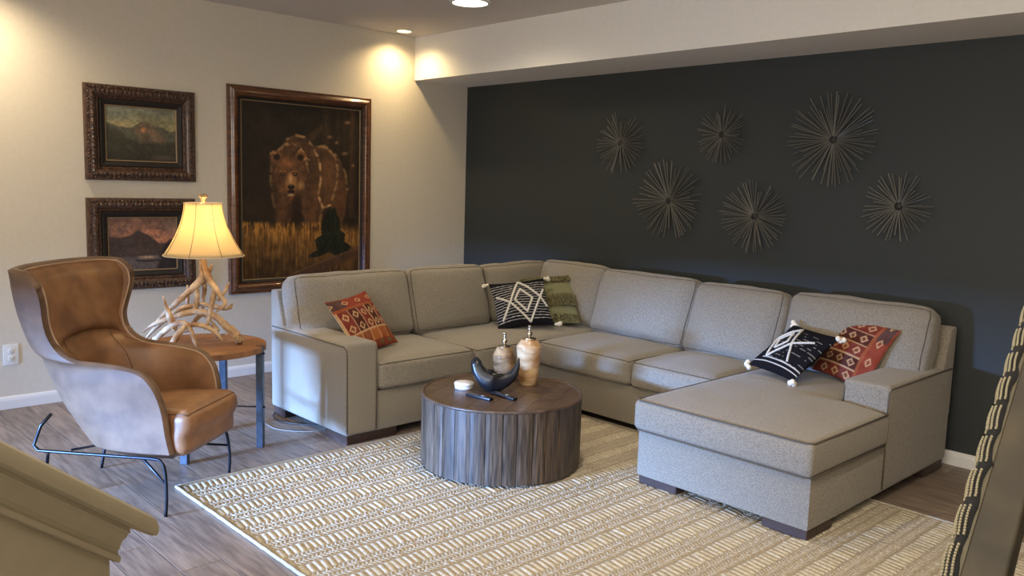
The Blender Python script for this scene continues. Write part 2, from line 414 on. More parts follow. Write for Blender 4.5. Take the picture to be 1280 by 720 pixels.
seat(1.36, 2.215, -2.56, -1.745, seed=1)
seat(1.36, 2.225, -1.735, -.28, seed=2)
seat(2.235, 3.125, -1.135, -.28, seed=3, fb=(0, .012))
seat(3.135, 3.80, -1.135, -.28, seed=4, fb=(0, .012))
# chaise cushion, cut round the arm (T shape): outline extruded
def chaise():
    out = [(3.80, -1.925), (4.86, -1.925), (4.86, -1.055), (4.575, -1.055), (4.575, -.30), (3.80, -.30)]
    bm = bmesh.new(); x0, x1, y0, y1 = 3.80, 4.86, -1.925, -.30; nx, ny = 24, 36
    xs = list(np.linspace(3.80, 4.575, 17))+list(np.linspace(4.575, 4.86, 8))[1:]
    ys = list(np.linspace(-1.925, -1.055, 20))+list(np.linspace(-1.055, -.30, 17))[1:]
    z0, z1 = .335, .513
    top = {}; bot = {}
    def inside(i, j): return not (xs[i] >= 4.575-1e-6 and ys[j] >= -1.055-1e-6)
    for i, X in enumerate(xs):
        for j, Y in enumerate(ys):
            if X > 4.58 and Y > -1.05: continue
            u = (X-3.80)/(1.06 if Y < -1.056 else .775)*2-1; v = (Y+1.925)/1.625*2-1
            cz = .030*max(0, (1-min(1, abs(u))**2.4)*(1-abs(v)**2.4))+.004*noise.noise(Vector((X*5, Y*5, 0)))
            top[i, j] = bm.verts.new((X, Y, z1+cz)); bot[i, j] = bm.verts.new((X, Y, z0))
    for i in range(len(xs)-1):
        for j in range(len(ys)-1):
            k = [(i, j), (i+1, j), (i+1, j+1), (i, j+1)]
            if all(q in top for q in k) and not (xs[i] >= 4.575-1e-6 and ys[j] >= -1.055-1e-6):
                bm.faces.new([top[q] for q in k]); bm.faces.new([bot[q] for q in k[::-1]])
    be = [e for e in bm.edges if len(e.link_faces) == 1]
    tb = {v: None for v in bm.verts}
    inv = {top[q]: bot[q] for q in top}
    for e in be:
        if e.verts[0] in inv:
            a, b_ = e.verts; bm.faces.new([a, b_, inv[b_], inv[a]])
    bmesh.ops.recalc_face_normals(bm, faces=bm.faces)
    sharp = [e for e in bm.edges if len(e.link_faces) == 2 and e.calc_face_angle() > 1.0]
    bmesh.ops.bevel(bm, geom=sharp, offset=.03, segments=4, affect='EDGES', profile=.5, clamp_overlap=True)
    # gentle belly on the front and sides
    for v in bm.verts:
        x, y, z = v.co; t = max(0, 1-((z-.424)/.09)**2)
        if y < -1.88: v.co.y -= .012*t
        if x < 3.84: v.co.x -= .010*t
        if x > 4.82 and y < -1.0: v.co.x += .010*t
    bm.verts.index_update(); return bmvf(bm)
ch = mesh('seat_cushion', chaise(), FB, S)
def welt_rr(pts, z): return tube([(x, y, z) for x, y in pts], .005, 6, closed=True)
cr = [(3.805, -1.90), (3.83, -1.922), (4.3, -1.925), (4.83, -1.922), (4.857, -1.90), (4.86, -1.5), (4.858, -1.07), (4.84, -1.058), (4.575, -1.056), (4.573, -.31), (3.82, -.31), (3.803, -.33)]
mesh('piping', join(welt_rr(cr, .509), welt_rr(cr, .339)), M['welt'], ch)
# back cushions: width along wall, leaning
def backc(c0, c1, axis, front, top=1.005, seed=1, th=.20, lean=.26, z0=.505, over=0, bt=.058):
    w_ = c1-c0; hgt = (top-z0)/math.cos(lean)
    p = Puffy((w_, th, hgt), .065, (.014, bt, .016), .013, seed)
    # local: x along, y depth(+ = front), z up
    base = Vector(((c0+c1)/2, 0, 0))
    R = Matrix.Rotation(lean, 4, 'X')       # tilts top towards -y(front is +y)
    T = Matrix.Translation((0, 0, hgt/2))
    A = R @ T
    V, Fs = p.vf(14); W = []
    B = [p.welt(1, 1, .0036), p.welt(1, -1, .0036)]
    def place(vf):
        out = []
        for q in vf[0]:
            l_ = A @ Vector(tuple(q)); along = (c0+c1)/2+l_.x; d = l_.y-th/2
            if axis == 'y': out.append((front+d, along, z0+l_.z))
            else: out.append((along, -(-front)-d if False else front-d, z0+l_.z))
        f = vf[1]
        return out, ([q[::-1] for q in f])
    o = mesh('back_cushion', place((V, Fs)), FB, S)
    mesh('piping', place(join(*B)), M['welt'], o)
backc(-2.765, -1.775, 'y', 1.575, 1.0, 11, over=1, z0=.52)
backc(-1.765, -.985, 'y', 1.575, 1.0, 12)
backc(-.975, -.14, 'y', 1.53, .99, 13)
backc(1.42, 2.19, 'x', -.44, 1.015, 14)
backc(2.20, 3.13, 'x', -.56, 1.005, 15, lean=.34)
backc(3.14, 3.86, 'x', -.60, 1.0, 16, lean=.34)
backc(3.87, 4.80, 'x', -.52, 1.01, 17, lean=.28, z0=.54)

# ------------------------------------------------------------------ throw pillows
def frame_from(A, B, C):
    """A bottom-left, B top-left, C top-right: world corners -> centre, right, up, normal"""
    A, B, C = map(Vector, (A, B, C)); up = (B-A); rt = (C-B); return (A+C)/2, rt, up
class Pillow:
    def __init__(s, ctr, rt, up, t=.13, pinch=.07):
        s.c = Vector(ctr); s.w = Vector(rt).length; s.h = Vector(up).length
        s.r = Vector(rt).normalized(); u = Vector(up); u = (u-s.r*u.dot(s.r)).normalized(); s.u = u; s.n = s.r.cross(u); s.t = t; s.p = pinch
    def at(s, a, b, side=1, off=0):
        x = s.w/2*a*(1-s.p*(1-b*b)); y = s.h/2*b*(1-s.p*(1-a*a))
        e = max(0, (1-a*a)*(1-b*b)); z = side*(s.t/2*e**.5*(.82+.18*e)+off)
        z += .004*noise.noise(Vector((a*2.3+s.c.x*9, b*2.3, side)))*e**.3
        return s.c+s.r*x+s.u*y+s.n*z
    def face(s, side, n=36):
        V = []; UV = []
        for j in range(n+1):
            for i in range(n+1):
                a = math.sin((i/n*2-1)*PI/2)*.5+(i/n*2-1)*.5; b = math.sin((j/n*2-1)*PI/2)*.5+(j/n*2-1)*.5
                V.append(s.at(a, b, side)); UV.append((a, b))
        Fs = [(j*(n+1)+i, j*(n+1)+i+1, (j+1)*(n+1)+i+1, (j+1)*(n+1)+i) for j in range(n) for i in range(n)]
        if side < 0: Fs = [q[::-1] for q in Fs]
        return V, Fs, UV
def paint_attr(o, cols):
    a = o.data.color_attributes.new('paint', 'FLOAT_COLOR', 'POINT')
    c = np.array(cols, float)
    lin = np.where(c/255 <= .04045, c/255/12.92, ((c/255+.055)/1.055)**2.4)
    out = np.ones((len(c), 4)); out[:, :3] = lin; a.data.foreach_set('color', out.ravel())
def kilim(a, b, seed=0, full=False):
    """woven pattern in pillow coordinates; a across, b up"""
    nz = noise.noise(Vector((a*4+seed, b*4, 0)))*12+noise.noise(Vector((a*30, b*30, seed)))*10
    rust = (132, 66, 48); cream = (184, 148, 112); dark = (80, 44, 38); orange = (152, 92, 58); brown = (118, 76, 52)
    c = rust
    if abs(a) > .93 and b < -.2: c = brown
    if b > .50:                               # plain border band with small motifs
        c = (134, 62, 46)
        if a < -.45 and .62 < b < .95: c = (86, 62, 58)
        if .56 < b < .60 or .50 < b < .53: c = orange
        if abs(((a+.1) % .62)-.31) < .16 and abs(b-.78) < .10 and abs(abs(((a+.1) % .62)-.31)/.16+abs(b-.78)/.10-.75) < .22: c = cream
    elif b > (-2 if full else -.36):
        m = (a+1) % .40; k = m/.40
        c = dark if int((a+1)/.40) % 2 else (116, 54, 44)
        if m < .045: c = cream
        for bb in (-.58, -.15, .28) if full else (-.15, .28):
            d = abs(k-.55)/.34+abs(b-bb)/.155
            if .55 < d < .95: c = (188, 150, 112)
            elif d <= .3: c = brown
        if -.36 < b < -.32 and not full: c = cream
    else:
        m = (a+1) % .40
        c = [(150, 86, 50), (128, 74, 46), (160, 96, 56)][int((a+1)/.40) % 3]
        if m < .05: c = (182, 134, 92)
        if b < -.75:
            c = (128, 64, 46)
            if abs(((a) % .4)-.2) < .10 and abs(b+.86) < .06: c = (110, 92, 60)
    return [max(0, min(255, q+nz)) for q in c]
def kilim_pillow(label, A, B, C, rot=0, seed=0, t=.13, full=False):
    c, rt, up = frame_from(A, B, C); p = Pillow(c, rt, up, t)
    root = empty('throw_pillow', tuple(c), label, 'pillow')
    V, Fs, UV = p.face(1, 84)
    o = mesh('front_cover', (V, Fs), M['kilim'], root)
    def R(a, b):
        for _ in range(rot): a, b = b, -a
        return a, b
    paint_attr(o, [kilim(*R(a, b), seed, full) for a, b in UV])
    V, Fs, UV = p.face(-1, 24); mesh('back_cover', (V, Fs), M['cream'], root)
    return root
def tassel(root, q, d, L=.045, r=.014):
    d = Vector(d).normalized(); q = Vector(q)
    pts = [q, q+d*.012, q+d*.02, q+d*L*.6, q+d*L]; rr = [.004, .013, .009, r, r*.85]
    mesh('tassel', tube(pts, rr, 9, rough=.5), M['tassel'], root)
def pompom(root, q, r, seed):
    vf = []
    for k in range(3):
        s_ = Vector((math.sin(seed*5+k*2.1), math.cos(seed*3+k*2.1), math.sin(k+seed)))*r*.65
        prof = [(max(.001, r*.8*math.sin(a*PI/6)), -r*.8*math.cos(a*PI/6)) for a in range(7)]
        v, f = lathe(prof, 9); v = [tuple(Vector(x)*(1+.25*noise.noise(Vector(x)*60+s_*9))+q+s_) for x in v]; vf.append((v, f))
    mesh('pompom', join(*vf), M['tassel'], root)
def black_pillow(label, A, B, C, style, seed=0):
    c, rt, up = frame_from(A, B, C); p = Pillow(c, rt, up, .14)
    root = empty('throw_pillow', tuple(c), label, 'pillow')
    V, Fs, UV = p.face(1, 110)
    o = mesh('front_cover', (V, Fs), M['blackcloth'], root)
    cols = []
    for a, b in UV:
        base = (24, 23, 27)
        if style == 0:
            k = (b*9+.15*math.sin(a*5)) % 1
            if k < .20 and abs(b) < .86: base = (186, 184, 186)
        else:
            k = (b*8+.1*math.sin(a*3)) % 1
            if k < .11 and noise.noise(Vector((a*6, b*9, 2))) > -.05 and abs(b) < .7: base = (140, 136, 130)
            if abs(b+.80) < .016 or (abs(b+.66) < .011 and a > -.6): base = (200, 196, 188)
        nz = noise.noise(Vector((a*40, b*40, 1)))*5
        cols.append([max(0, q+nz) for q in base])
    paint_attr(o, cols)
    V, Fs, UV = p.face(-1, 24); bo = mesh('back_cover', (V, Fs), M['blackcloth'], root); paint_attr(bo, [(24, 23, 27)]*len(V))
    def cord(pts, n=26, r=.0085):
        P = []
        for k in range(len(pts)-1):
            (a0, b0), (a1, b1) = pts[k], pts[k+1]
            for i in range(n): t = i/n; P.append(p.at(a0+(a1-a0)*t, b0+(b1-b0)*t, 1, .004))
        P.append(p.at(*pts[-1], 1, .004))
        v, f = tube(P, [r*(1+.22*math.sin(i*2.1)) for i in range(len(P))], 7)
        mesh('tufted_cord', (v, f), M['cord'], root)
    if style == 0:
        cord([(-.90, .30), (-.45, -.05), (.02, .92), (.74, .10), (.18, -.92), (-.45, -.05), (-.80, -.72)])
        cord([(.92, .45), (.74, .10), (.93, -.30)])
        cord([(.02, .50), (.42, .04), (.12, -.52), (-.26, .02), (.02, .50)])
    else:
        cord([(.14, .02), (-.42, -.66), (-.74, .12), (-.24, .80), (.14, .02), (.48, -.60)], r=.007)
        cord([(.14, .02), (.70, .40)], r=.007)
        cord([(-.38, -.30), (-.55, .10), (-.28, .48), (-.09, .06), (-.38, -.30)], r=.0065)
    for k, (a, b) in enumerate(((-1, -1), (1, -1), (1, 1), (-1, 1))):
        q = p.at(a, b, 1)
        if style == 0: tassel(root, q, (p.r*a*.8+p.u*(b*.3)-Vector((0, 0, .5)) if b > 0 else p.r*a), .062, .019)
        else: pompom(root, q, .022, seed+k)
    return root, p
kilim_pillow('rust red patterned kilim pillow with cream back, behind the left sofa arm', (2.02, -2.588, .520), (1.774, -2.71, .868), (1.627, -2.291, .904), 0, 1)
kilim_pillow('rust red kilim pillow with rows of diamonds, beside the chaise arm', (4.166, -.572, .566), (4.262, -.375, .945), (4.652, -.484, .885), 3, 4, full=True)
black_pillow('black pillow with white stripes and large tufted diamond in the sofa corner', (1.815, -1.165, .525), (1.545, -1.025, .865), (1.800, -.645, .921), 0)
black_pillow('black pillow with off-centre white diamonds and pompoms lying on the chaise', (3.875, -.870, .585), (4.005, -.553, .835), (4.395, -.702, .820), 1, 2)
def green_pillow():
    A, B, C = (1.80, -.84, .525), (1.535, -.66, .885), (1.835, -.32, .93)
    c, rt, up = frame_from(A, B, C); p = Pillow(c, rt, up, .12, .05)
    root = empty('throw_pillow', tuple(c), 'olive green pillow with fringed bands behind the black striped pillow', 'pillow')
    V, Fs, UV = p.face(1, 40); mesh('front_cover', (V, Fs), M['olive'], root)
    V, Fs, UV = p.face(-1, 20); mesh('back_cover', (V, Fs), M['olive'], root)
    def strands(name, bb, L, n, rad, drop, kind='stuff'):
        vs_ = []
        for b0 in bb:
            for i in range(n):
                a = -1+2*(i+.5)/n; a += random.uniform(-.3, .3)/n
                pts = [p.at(a, b0, 1, .002)]
                drift = random.uniform(-.07, .07); ln = random.uniform(.8, 1.1)
                for k in (1, 2, 3):
                    q = p.at(min(1.03, max(-1.03, a+drift*k/3)), max(-1, b0-L*ln*k/3), 1, .004+drop*random.uniform(.5, 1.6)*math.sin(k/3*2.6)); pts.append(q)
                vs_.append(tube(pts, [rad*.8, rad, rad, rad*.7], 5))
        mesh(name, join(*vs_), M['olivetuft'], root, kind=kind)
    strands('fringe', (.16, .14), .34, 40, .0046, .020)
    strands('tufting', (.98, .93, .88, .83, .78, .73), .07, 34, .0062, .016)
    strands('tufting', (-.14, -.19, -.24, -.29, -.34), .07, 34, .0060, .014)
    strands('tufting', (-.70, -.75, -.80, -.85, -.90), .07, 16, .0055, .012)
green_pillow()

# ------------------------------------------------------------------ drum coffee table
def coffee_table():
    cx, cy, R, h = 3.03, -2.235, .482, .450
    T = empty('drum_coffee_table', (cx, cy, .013), 'round dark wood drum coffee table with vertical weathered planks on the rug', 'coffee table')
    zb = .013
    mesh('core', lathe([(R-.035, .006), (R-.024, .02), (R-.024, h-zb-.03), (R-.04, h-zb-.02)], 64), M['foot'], T, local=True)
    mesh('plinth', lathe([(R-.06, 0), (R-.05, .001), (R-.05, .02), (R-.06, .022)], 64), M['foot'], T, local=True)
    n = 36; rr = random.Random(3)
    wid = [rr.uniform(.8, 1.25) for _ in range(n)]; tot = sum(wid); a = 0
    for i in range(n):
        da = wid[i]/tot*2*PI; g = .0035/R; jut = rr.uniform(0, .003)
        poly = []
        m_ = 4
        for k in range(m_+1): t = a+g/2+(da-g)*k/m_; e = .003 if k in (0, m_) else 0; poly.append(((R+jut-e)*math.cos(t), (R+jut-e)*math.sin(t)))
        for k in range(m_, -1, -1): t = a+g/2+(da-g)*k/m_; poly.append(((R-.026)*math.cos(t), (R-.026)*math.sin(t)))
        mesh('plank', prism(poly, .012, h-zb-.014), M['drumwood'], T, local=True, smooth=False)
        a += da
    # rim hoop and inset boards of the top
    hz = h-zb
    mesh('rim', lathe([(R-.016, hz-.016), (R+.002, hz-.016), (R+.005, hz-.012), (R+.005, hz-.003), (R+.001, hz), (R-.012, hz), (R-.015, hz-.003), (R-.016, hz-.016)][:7]+[(R-.0155, hz-.014)], 72), M['drumtop'], T, local=True)
    ang = math.radians(62); Rt = R-.0165; nb = 9; wb = 2*Rt/nb
    for i in range(nb):
        y0, y1 = -Rt+i*wb+.0008, -Rt+(i+1)*wb-.0008
        poly = []
        for k in range(9): y = y0+(y1-y0)*k/8; poly.append((math.sqrt(max(1e-6, Rt*Rt-y*y)), y))
        for k in range(8, -1, -1): y = y0+(y1-y0)*k/8; poly.append((-math.sqrt(max(1e-6, Rt*Rt-y*y)), y))
        o = mesh('top_board', prism(poly, hz-.016, hz-.004), M['drumtop'], T, local=True, smooth=False)
        o.rotation_euler.z = -ang
    return h-.004
TZ = coffee_table()
def jar(name, label, x, y, k, rb, rt, hs, hl, tip, mat, zb=TZ):
    t = empty(name, (x, y, zb), label, 'jar')
    hs -= zb; hl -= zb; tip -= zb
    mesh('body', lathe([(rb*.9, 0), (rb, .004), (rb+(rt-rb)*.33, hs*.3), (rb+(rt-rb)*.68, hs*.64), (rt*.985, hs*.92), (rt, hs*.965), (rt*.99, hs*.99), (rt*.95, hs+(hl-hs)*.10), (rt*.66, hl-.010), (rt*.56, hl-.004)], 40), mat, t, local=True)
    hh = tip-hl
    o = mesh('lid', lathe([(.040*k, hl-.006), (.044*k, hl-.003), (.042*k, hl+.002), (.02*k, hl+.006), (.010*k, hl+.010)], 28), M['silver'], t, local=True)
    mesh('finial', lathe([(.010*k, hl+.006), (.008*k, hl+hh*.18), (.019*k, hl+hh*.30), (.021*k, hl+hh*.38), (.013*k, hl+hh*.50), (.008*k, hl+hh*.62), (.013*k, hl+hh*.68), (.008*k, hl+hh*.74), (.010*k, hl+hh*.84), (.013*k, hl+hh*.91), (.009*k, hl+hh*.98), (.002, tip)], 20), M['silver'], o, local=True)
    o.location = (0, 0, 0)
jar('lidded_jar', 'taller pale banded stone jar with silver finial lid on the coffee table', 3.00, -1.985, 1, .058, .080, .692, .738, .823, M['onyx'])
jar('lidded_jar', 'shorter brown banded stone jar with silver finial lid behind the black bowl', 2.76, -1.97, .95, .062, .076, .590, .650, .742, M['onyx2'])
# crescent bowl: sections swept along an arc, hollowed on the inside
def crescent():
    t = empty('crescent_bowl', (2.995, -2.245, TZ), 'matte black crescent shaped sculptural bowl with one pointed tip on the coffee table', 'bowl', rz=YAW+.05)
    # centre line in local x (right), z (up)
    cl = []
    for q_ in range(17):
        t_ = q_/16; a_ = PI*(.965+1.02*t_); grow = min(1, t_/.42); fall = max(0, (1-t_)/.58) if t_ > .42 else 1
        th_ = (.026+.042*grow**1.1)*(fall**.85) if t_ > 0 else .006
        cl.append((.130*math.cos(a_), .205+.133*math.sin(a_)+(.022*max(0, t_-.8)/.2), max(.002, (.030+.060*grow)*(fall**.9)) if t_ > 0 else .006, max(.002, th_)))
    s = spline(cl, 6); V = []; n = 36; m_ = len(s)
    for i, (x, z, d, th) in enumerate(s):
        a = s[max(0, i-1)]; b = s[min(m_-1, i+1)]; tx, tz = b[0]-a[0], b[1]-a[1]; L = math.hypot(tx, tz); nx, nz = -tz/L, tx/L
        mid = math.exp(-((i/m_-.47)/.15)**2)
        for k in range(n):
            q = 2*PI*k/n; sy = math.copysign(abs(math.sin(q))**.85, math.sin(q)); cz = math.copysign(abs(math.cos(q))**.75, math.cos(q))
            off = cz*th
            if cz > 0: off = cz*th-mid*th*1.0*max(0, 1-(abs(sy)/.80)**4)
            V.append((x+nx*off, sy*d, z+nz*off))
    zmin = min(v[2] for v in V); V = [(a, b, max(0.0, c-.004-zmin+.0)) for a, b, c in V]
    Fs = [(i*n+k, i*n+(k+1) % n, (i+1)*n+(k+1) % n, (i+1)*n+k) for i in range(m_-1) for k in range(n)]
    Fs += [tuple(range(n-1, -1, -1)), tuple(range((m_-1)*n, m_*n))]
    mesh('bowl_body', (V, Fs), M['blackcer'], t, local=True)
crescent()
t = empty('round_tin', (2.835, -2.370, TZ), 'small round white lidded tin on the coffee table', 'tin')
mesh('body', lathe([(.052, 0), (.056, .002), (.058, .014), (.056, .017)], 36), M['tin'], t, local=True)
mesh('lid', lathe([(.054, .019), (.060, .020), (.061, .034), (.056, .038), (.03, .0395), (.001, .040)], 36), M['tin'], t, local=True)
def remote(x, y, rz, L, label):
    t = empty('remote_control', (x, y, TZ), label, 'remote control', rz=rz)
    mesh('case', bbox(-L/2, L/2, -.020, .020, 0, .017, .005, 2), M['plastic'], t, local=True, angle=40)
    k = 0
    for i in range(6):
        for j in (-1, 0, 1):
            if (i+j) % 4 == 3: continue
            mesh('button', bbox(-L*.32+i*L*.11-.004, -L*.32+i*L*.11+.004, j*.011-.003, j*.011+.003, .016, .0185, .001, 1), M['button'] if i != 4 else M['outlet'], t, local=True, smooth=False)
remote(3.075, -2.455, math.radians(8), .185, 'plain black remote control nearer the table edge and the white tin')
remote(3.140, -2.325, math.radians(0), .205, 'black remote control with pale buttons nearer the black bowl')

# ------------------------------------------------------------------ round side table
def side_table():
    cx, cy, R, h = 1.64, -3.475, .37, .650
    T = empty('round_side_table', (cx, cy, 0), 'round oak side table on dark steel legs under the antler lamp', 'side table')
    legs = [math.radians(47+90*k) for k in range(4)]
    poly = []
    n = 96
    for i in range(n):
        a = 2*PI*i/n; r = R
        for l_ in legs:
            d = abs((a-l_+PI) % (2*PI)-PI)
            if d < .075: r = R-.050
        poly.append((r*math.cos(a), r*math.sin(a)))
    top = prism(poly, h-.034, h)
    mesh('table_top', top, M['sidewood'], T, local=True, smooth=False)
    for a in legs:
        Rm = Matrix.Rotation(a, 4, 'Z')
        lg = mesh('leg', xf(bbox(R-.046, R-.004, -.022, .022, 0, h-.004, .003, 1), Rm), M['bluesteel'], T, local=True, smooth=False)
        for z in (h-.05, .26): mesh('bolt', xf(lathe([(.008, 0), (.008, .005), (.004, .009), (.001, .0095)], 10), Rm @ Matrix.Translation((R-.004, 0, z)) @ Matrix.Rotation(PI/2, 4, 'Y')), M['steel'], lg, local=True)
    for k in (0, 1):
        Rm = Matrix.Rotation(legs[k], 4, 'Z'); z = .26+.012*k
        rods = [tube([(-R+.04, 0, z), (-.06, 0, z)], .005, 6), tube([(.06, 0, z), (R-.04, 0, z)], .005, 6)]
        lp = [(-.06, .0, z), (-.04, .014, z), (.04, .014, z), (.06, 0, z), (.04, -.014, z), (-.04, -.014, z)]
        rods.append(tube(lp, .004, 6, closed=True))
        mesh('cross_rod', xf(join(*rods), Rm), M['steel'], T, local=True)
side_table()

# ------------------------------------------------------------------ antler lamp
def lamp():
    T = empty('antler_lamp', (1.60, -3.45, .651), 'lit table lamp of tangled antlers with a cream bell shade on the side table', 'table lamp', rz=YAW)
    def P(x, y, d, r): return ((170+x/5.536-257)/199.7, d, max((310+y/5.536-426)/-199.7, r*.7), r)
    A = lambda pts, rough=.22: antler([P(q[0], q[1], q[2], q[3]*1.22) for q in pts], 6, 9, rough)
    def part(*vfs, m='antler'): mesh('antler', join(*vfs), M[m], T, local=True)
    # upright pair carrying the socket
    part(A([(468, 40, 0, .016), (470, 110, 0, .018), (472, 180, 0, .021), (432, 240, -.01, .020), (372, 300, -.03, .016), (310, 362, -.05, .014), (242, 425, -.06, .012), (190, 490, -.07, .010), (170, 525, -.08, .004)]),
         A([(425, 255, -.01, .014), (430, 330, -.01, .015), (418, 400, 0, .013), (412, 440, 0, .010)]),
         A([(470, 215, .02, .013), (462, 280, .05, .011), (445, 340, .07, .009), (436, 380, .09, .008), (425, 440, .10, .008)]),
         A([(495, 170, .02, .010), (515, 130, .03, .009), (523, 104, .035, .003)]))
    part(A([(472, 40, -.005, .016), (488, 130, -.01, .017), (520, 195, -.015, .018), (560, 255, -.02, .015), (600, 305, -.03, .013), (636, 352, -.035, .011), (622, 382, -.04, .008), (578, 416, -.05, .003)]),
         A([(560, 270, -.02, .013), (545, 350, -.03, .014), (532, 430, -.04, .011), (520, 500, -.05, .008), (497, 545, -.06, .003)]),
         A([(560, 350, .02, .010), (600, 300, .04, .009), (622, 250, .05, .007), (633, 222, .055, .003)]))
    # crossing beams of the base
    part(A([(718, 590, -.02, .020), (690, 565, -.02, .021), (640, 520, -.02, .019), (560, 455, -.02, .017), (470, 425, -.03, .015), (390, 428, -.04, .015), (300, 455, -.06, .014), (210, 490, -.08, .012), (140, 525, -.09, .008), (95, 566, -.10, .003)], .35))
    mesh('burr', join(A([(730, 585, -.02, .024), (715, 612, -.02, .026), (702, 618, -.02, .014)], .8)), M['burr'], T, local=True)
    part(A([(322, 505, -.12, .016), (300, 455, -.13, .017), (285, 410, -.13, .014), (272, 360, -.14, .010), (260, 305, -.14, .003)]),
         A([(310, 500, -.12, .020), (325, 520, -.12, .017), (300, 515, -.12, .008)], .7))
    part(A([(395, 395, .05, .013), (350, 400, .04, .012), (300, 420, .02, .012), (230, 470, 0, .012), (150, 545, -.02, .010), (110, 590, -.03, .007), (82, 632, -.04, .003)]),
         A([(340, 400, .05, .009), (338, 330, .06, .009), (334, 290, .065, .006), (335, 255, .07, .003)]))
    part(A([(165, 625, -.10, .018), (200, 595, -.11, .016), (255, 545, -.12, .015), (320, 500, -.13, .015), (390, 483, -.14, .014), (430, 500, -.15, .013), (462, 560, -.16, .011), (480, 610, -.165, .008), (492, 652, -.17, .003)]),
         A([(440, 490, -.14, .012), (510, 500, -.12, .012), (570, 530, -.11, .011), (615, 570, -.10, .008), (640, 605, -.10, .003)]))
    mesh('burr', join(A([(150, 600, -.10, .016), (162, 640, -.10, .022), (180, 650, -.10, .010)], .8)), M['burr'], T, local=True)
    part(A([(415, 500, -.16, .012), (380, 545, -.18, .015), (350, 600, -.20, .016), (335, 635, -.21, .012), (322, 662, -.215, .003)]))
    part(A([(640, 400, .06, .010), (600, 408, .06, .013), (520, 400, .06, .012), (440, 385, .06, .011), (380, 400, .05, .011), (300, 420, .03, .010)]),
         A([(600, 408, .06, .009), (640, 395, .05, .009), (655, 372, .045, .003)]))
    part(A([(440, 450, .08, .012), (390, 490, .09, .012), (340, 550, .10, .011), (300, 590, .12, .009), (240, 600, .14, .003)]),
         A([(440, 460, .09, .012), (480, 520, .10, .012), (515, 575, .11, .016), (520, 588, .11, .010)]))
    part(A([(600, 540, .03, .009), (630, 570, .03, .010), (665, 595, .03, .007), (680, 605, .03, .003)]))
    part(A([(300, 525, -.06, .011), (230, 545, -.03, .011), (190, 585, -.01, .010), (160, 600, 0, .004)]))
    mesh('socket', lathe([(.012, .515), (.016, .520), (.016, .60), (.010, .605)], 16), M['silver'], T, local=True)
    mesh('power_cord', tube(spline([(.02, .10, .05), (.02, .14, .006), (.01, .2, .006), (.02, .30, .006)], 5), .003, 6), M['cablew'], T, local=True)
    # bell shade: 8 concave panels with seams
    z0, z1 = .548, .868; n = 96; rows_ = 14; V = []
    def rad(t, a):
        r = .115+(.243-.115)*((1-t)**1.75)
        k = (a*8/(2*PI)) % 1; return r*(1-.030*math.sin(k*PI)**.8)
    for th in (0, -.0025):
        for j in range(rows_+1):
            t = j/rows_
            for i in range(n):
                a = 2*PI*i/n; r = rad(t, a)+th; V.append((r*math.cos(a), r*math.sin(a), z0+(z1-z0)*t))
    Fs = []; off = (rows_+1)*n
    for j in range(rows_):
        for i in range(n):
            k = (i+1) % n; q = (j*n+i, j*n+k, (j+1)*n+k, (j+1)*n+i); Fs.append(q); Fs.append(tuple(x+off for x in q[::-1]))
    for i in range(n):
        k = (i+1) % n; Fs.append((i, off+i, off+k, k)); b = rows_*n; Fs.append((b+i, b+k, off+b+k, off+b+i))
    sh = mesh('lamp_shade', (V, Fs), M['shade'], T, local=True)
    st = []
    for s_ in range(8):
        a = 2*PI*s_/8; st.append(tube([((rad(j/rows_, a)+.0015)*math.cos(a), (rad(j/rows_, a)+.0015)*math.sin(a), z0+(z1-z0)*j/rows_) for j in range(rows_+1)], .0016, 5))
    mesh('seam', join(*st), M['darkpiping'], sh, local=True)
    for t_ in (0, 1):
        mesh('shade_binding', tube([((rad(t_, 2*PI*i/n)+.001)*math.cos(2*PI*i/n), (rad(t_, 2*PI*i/n)+.001)*math.sin(2*PI*i/n), z0 if t_ == 0 else z1) for i in range(n)], .003, 6, closed=True), M['cream'], sh, local=True)
    mesh('harp', join(tube(spline([(0, .0, .60), (.055, 0, .66), (.06, 0, .76), (.02, 0, .86), (0, 0, .868), (-.02, 0, .86), (-.06, 0, .76), (-.055, 0, .66), (0, 0, .60)], 5), .002, 6), *[tube([(0, 0, .862), (.114*math.cos(a), .114*math.sin(a), .862)], .0018, 5) for a in (.3, 2.4, 4.5)]), M['silver'], T, local=True)
    mesh('bulb', lathe([(.012, .60), (.016, .62), (.030, .66), (.032, .69), (.022, .715), (.002, .725)], 20), M['bulb'], T, local=True)
    fin = lathe([(.006, .866), (.012, .872), (.014, .885), (.017, .897), (.026, .905), (.028, .913), (.022, .922), (.004, .926)], 14)
    fin = ([tuple(Vector(v)+Vector((1, 1, .3))*.006*noise.noise(Vector(v)*90)) for v in fin[0]], fin[1])
    mesh('finial', fin, M['burr'], T, local=True)
    l = bpy.data.lights.new('bulb_light', 'POINT'); l.energy = 10; l.color = (1, .69, .35); l.shadow_soft_size = .035
    o = bpy.data.objects.new('bulb_light', l); o.parent = T; o.location = (0, 0, .735); COL.objects.link(o)
lamp()

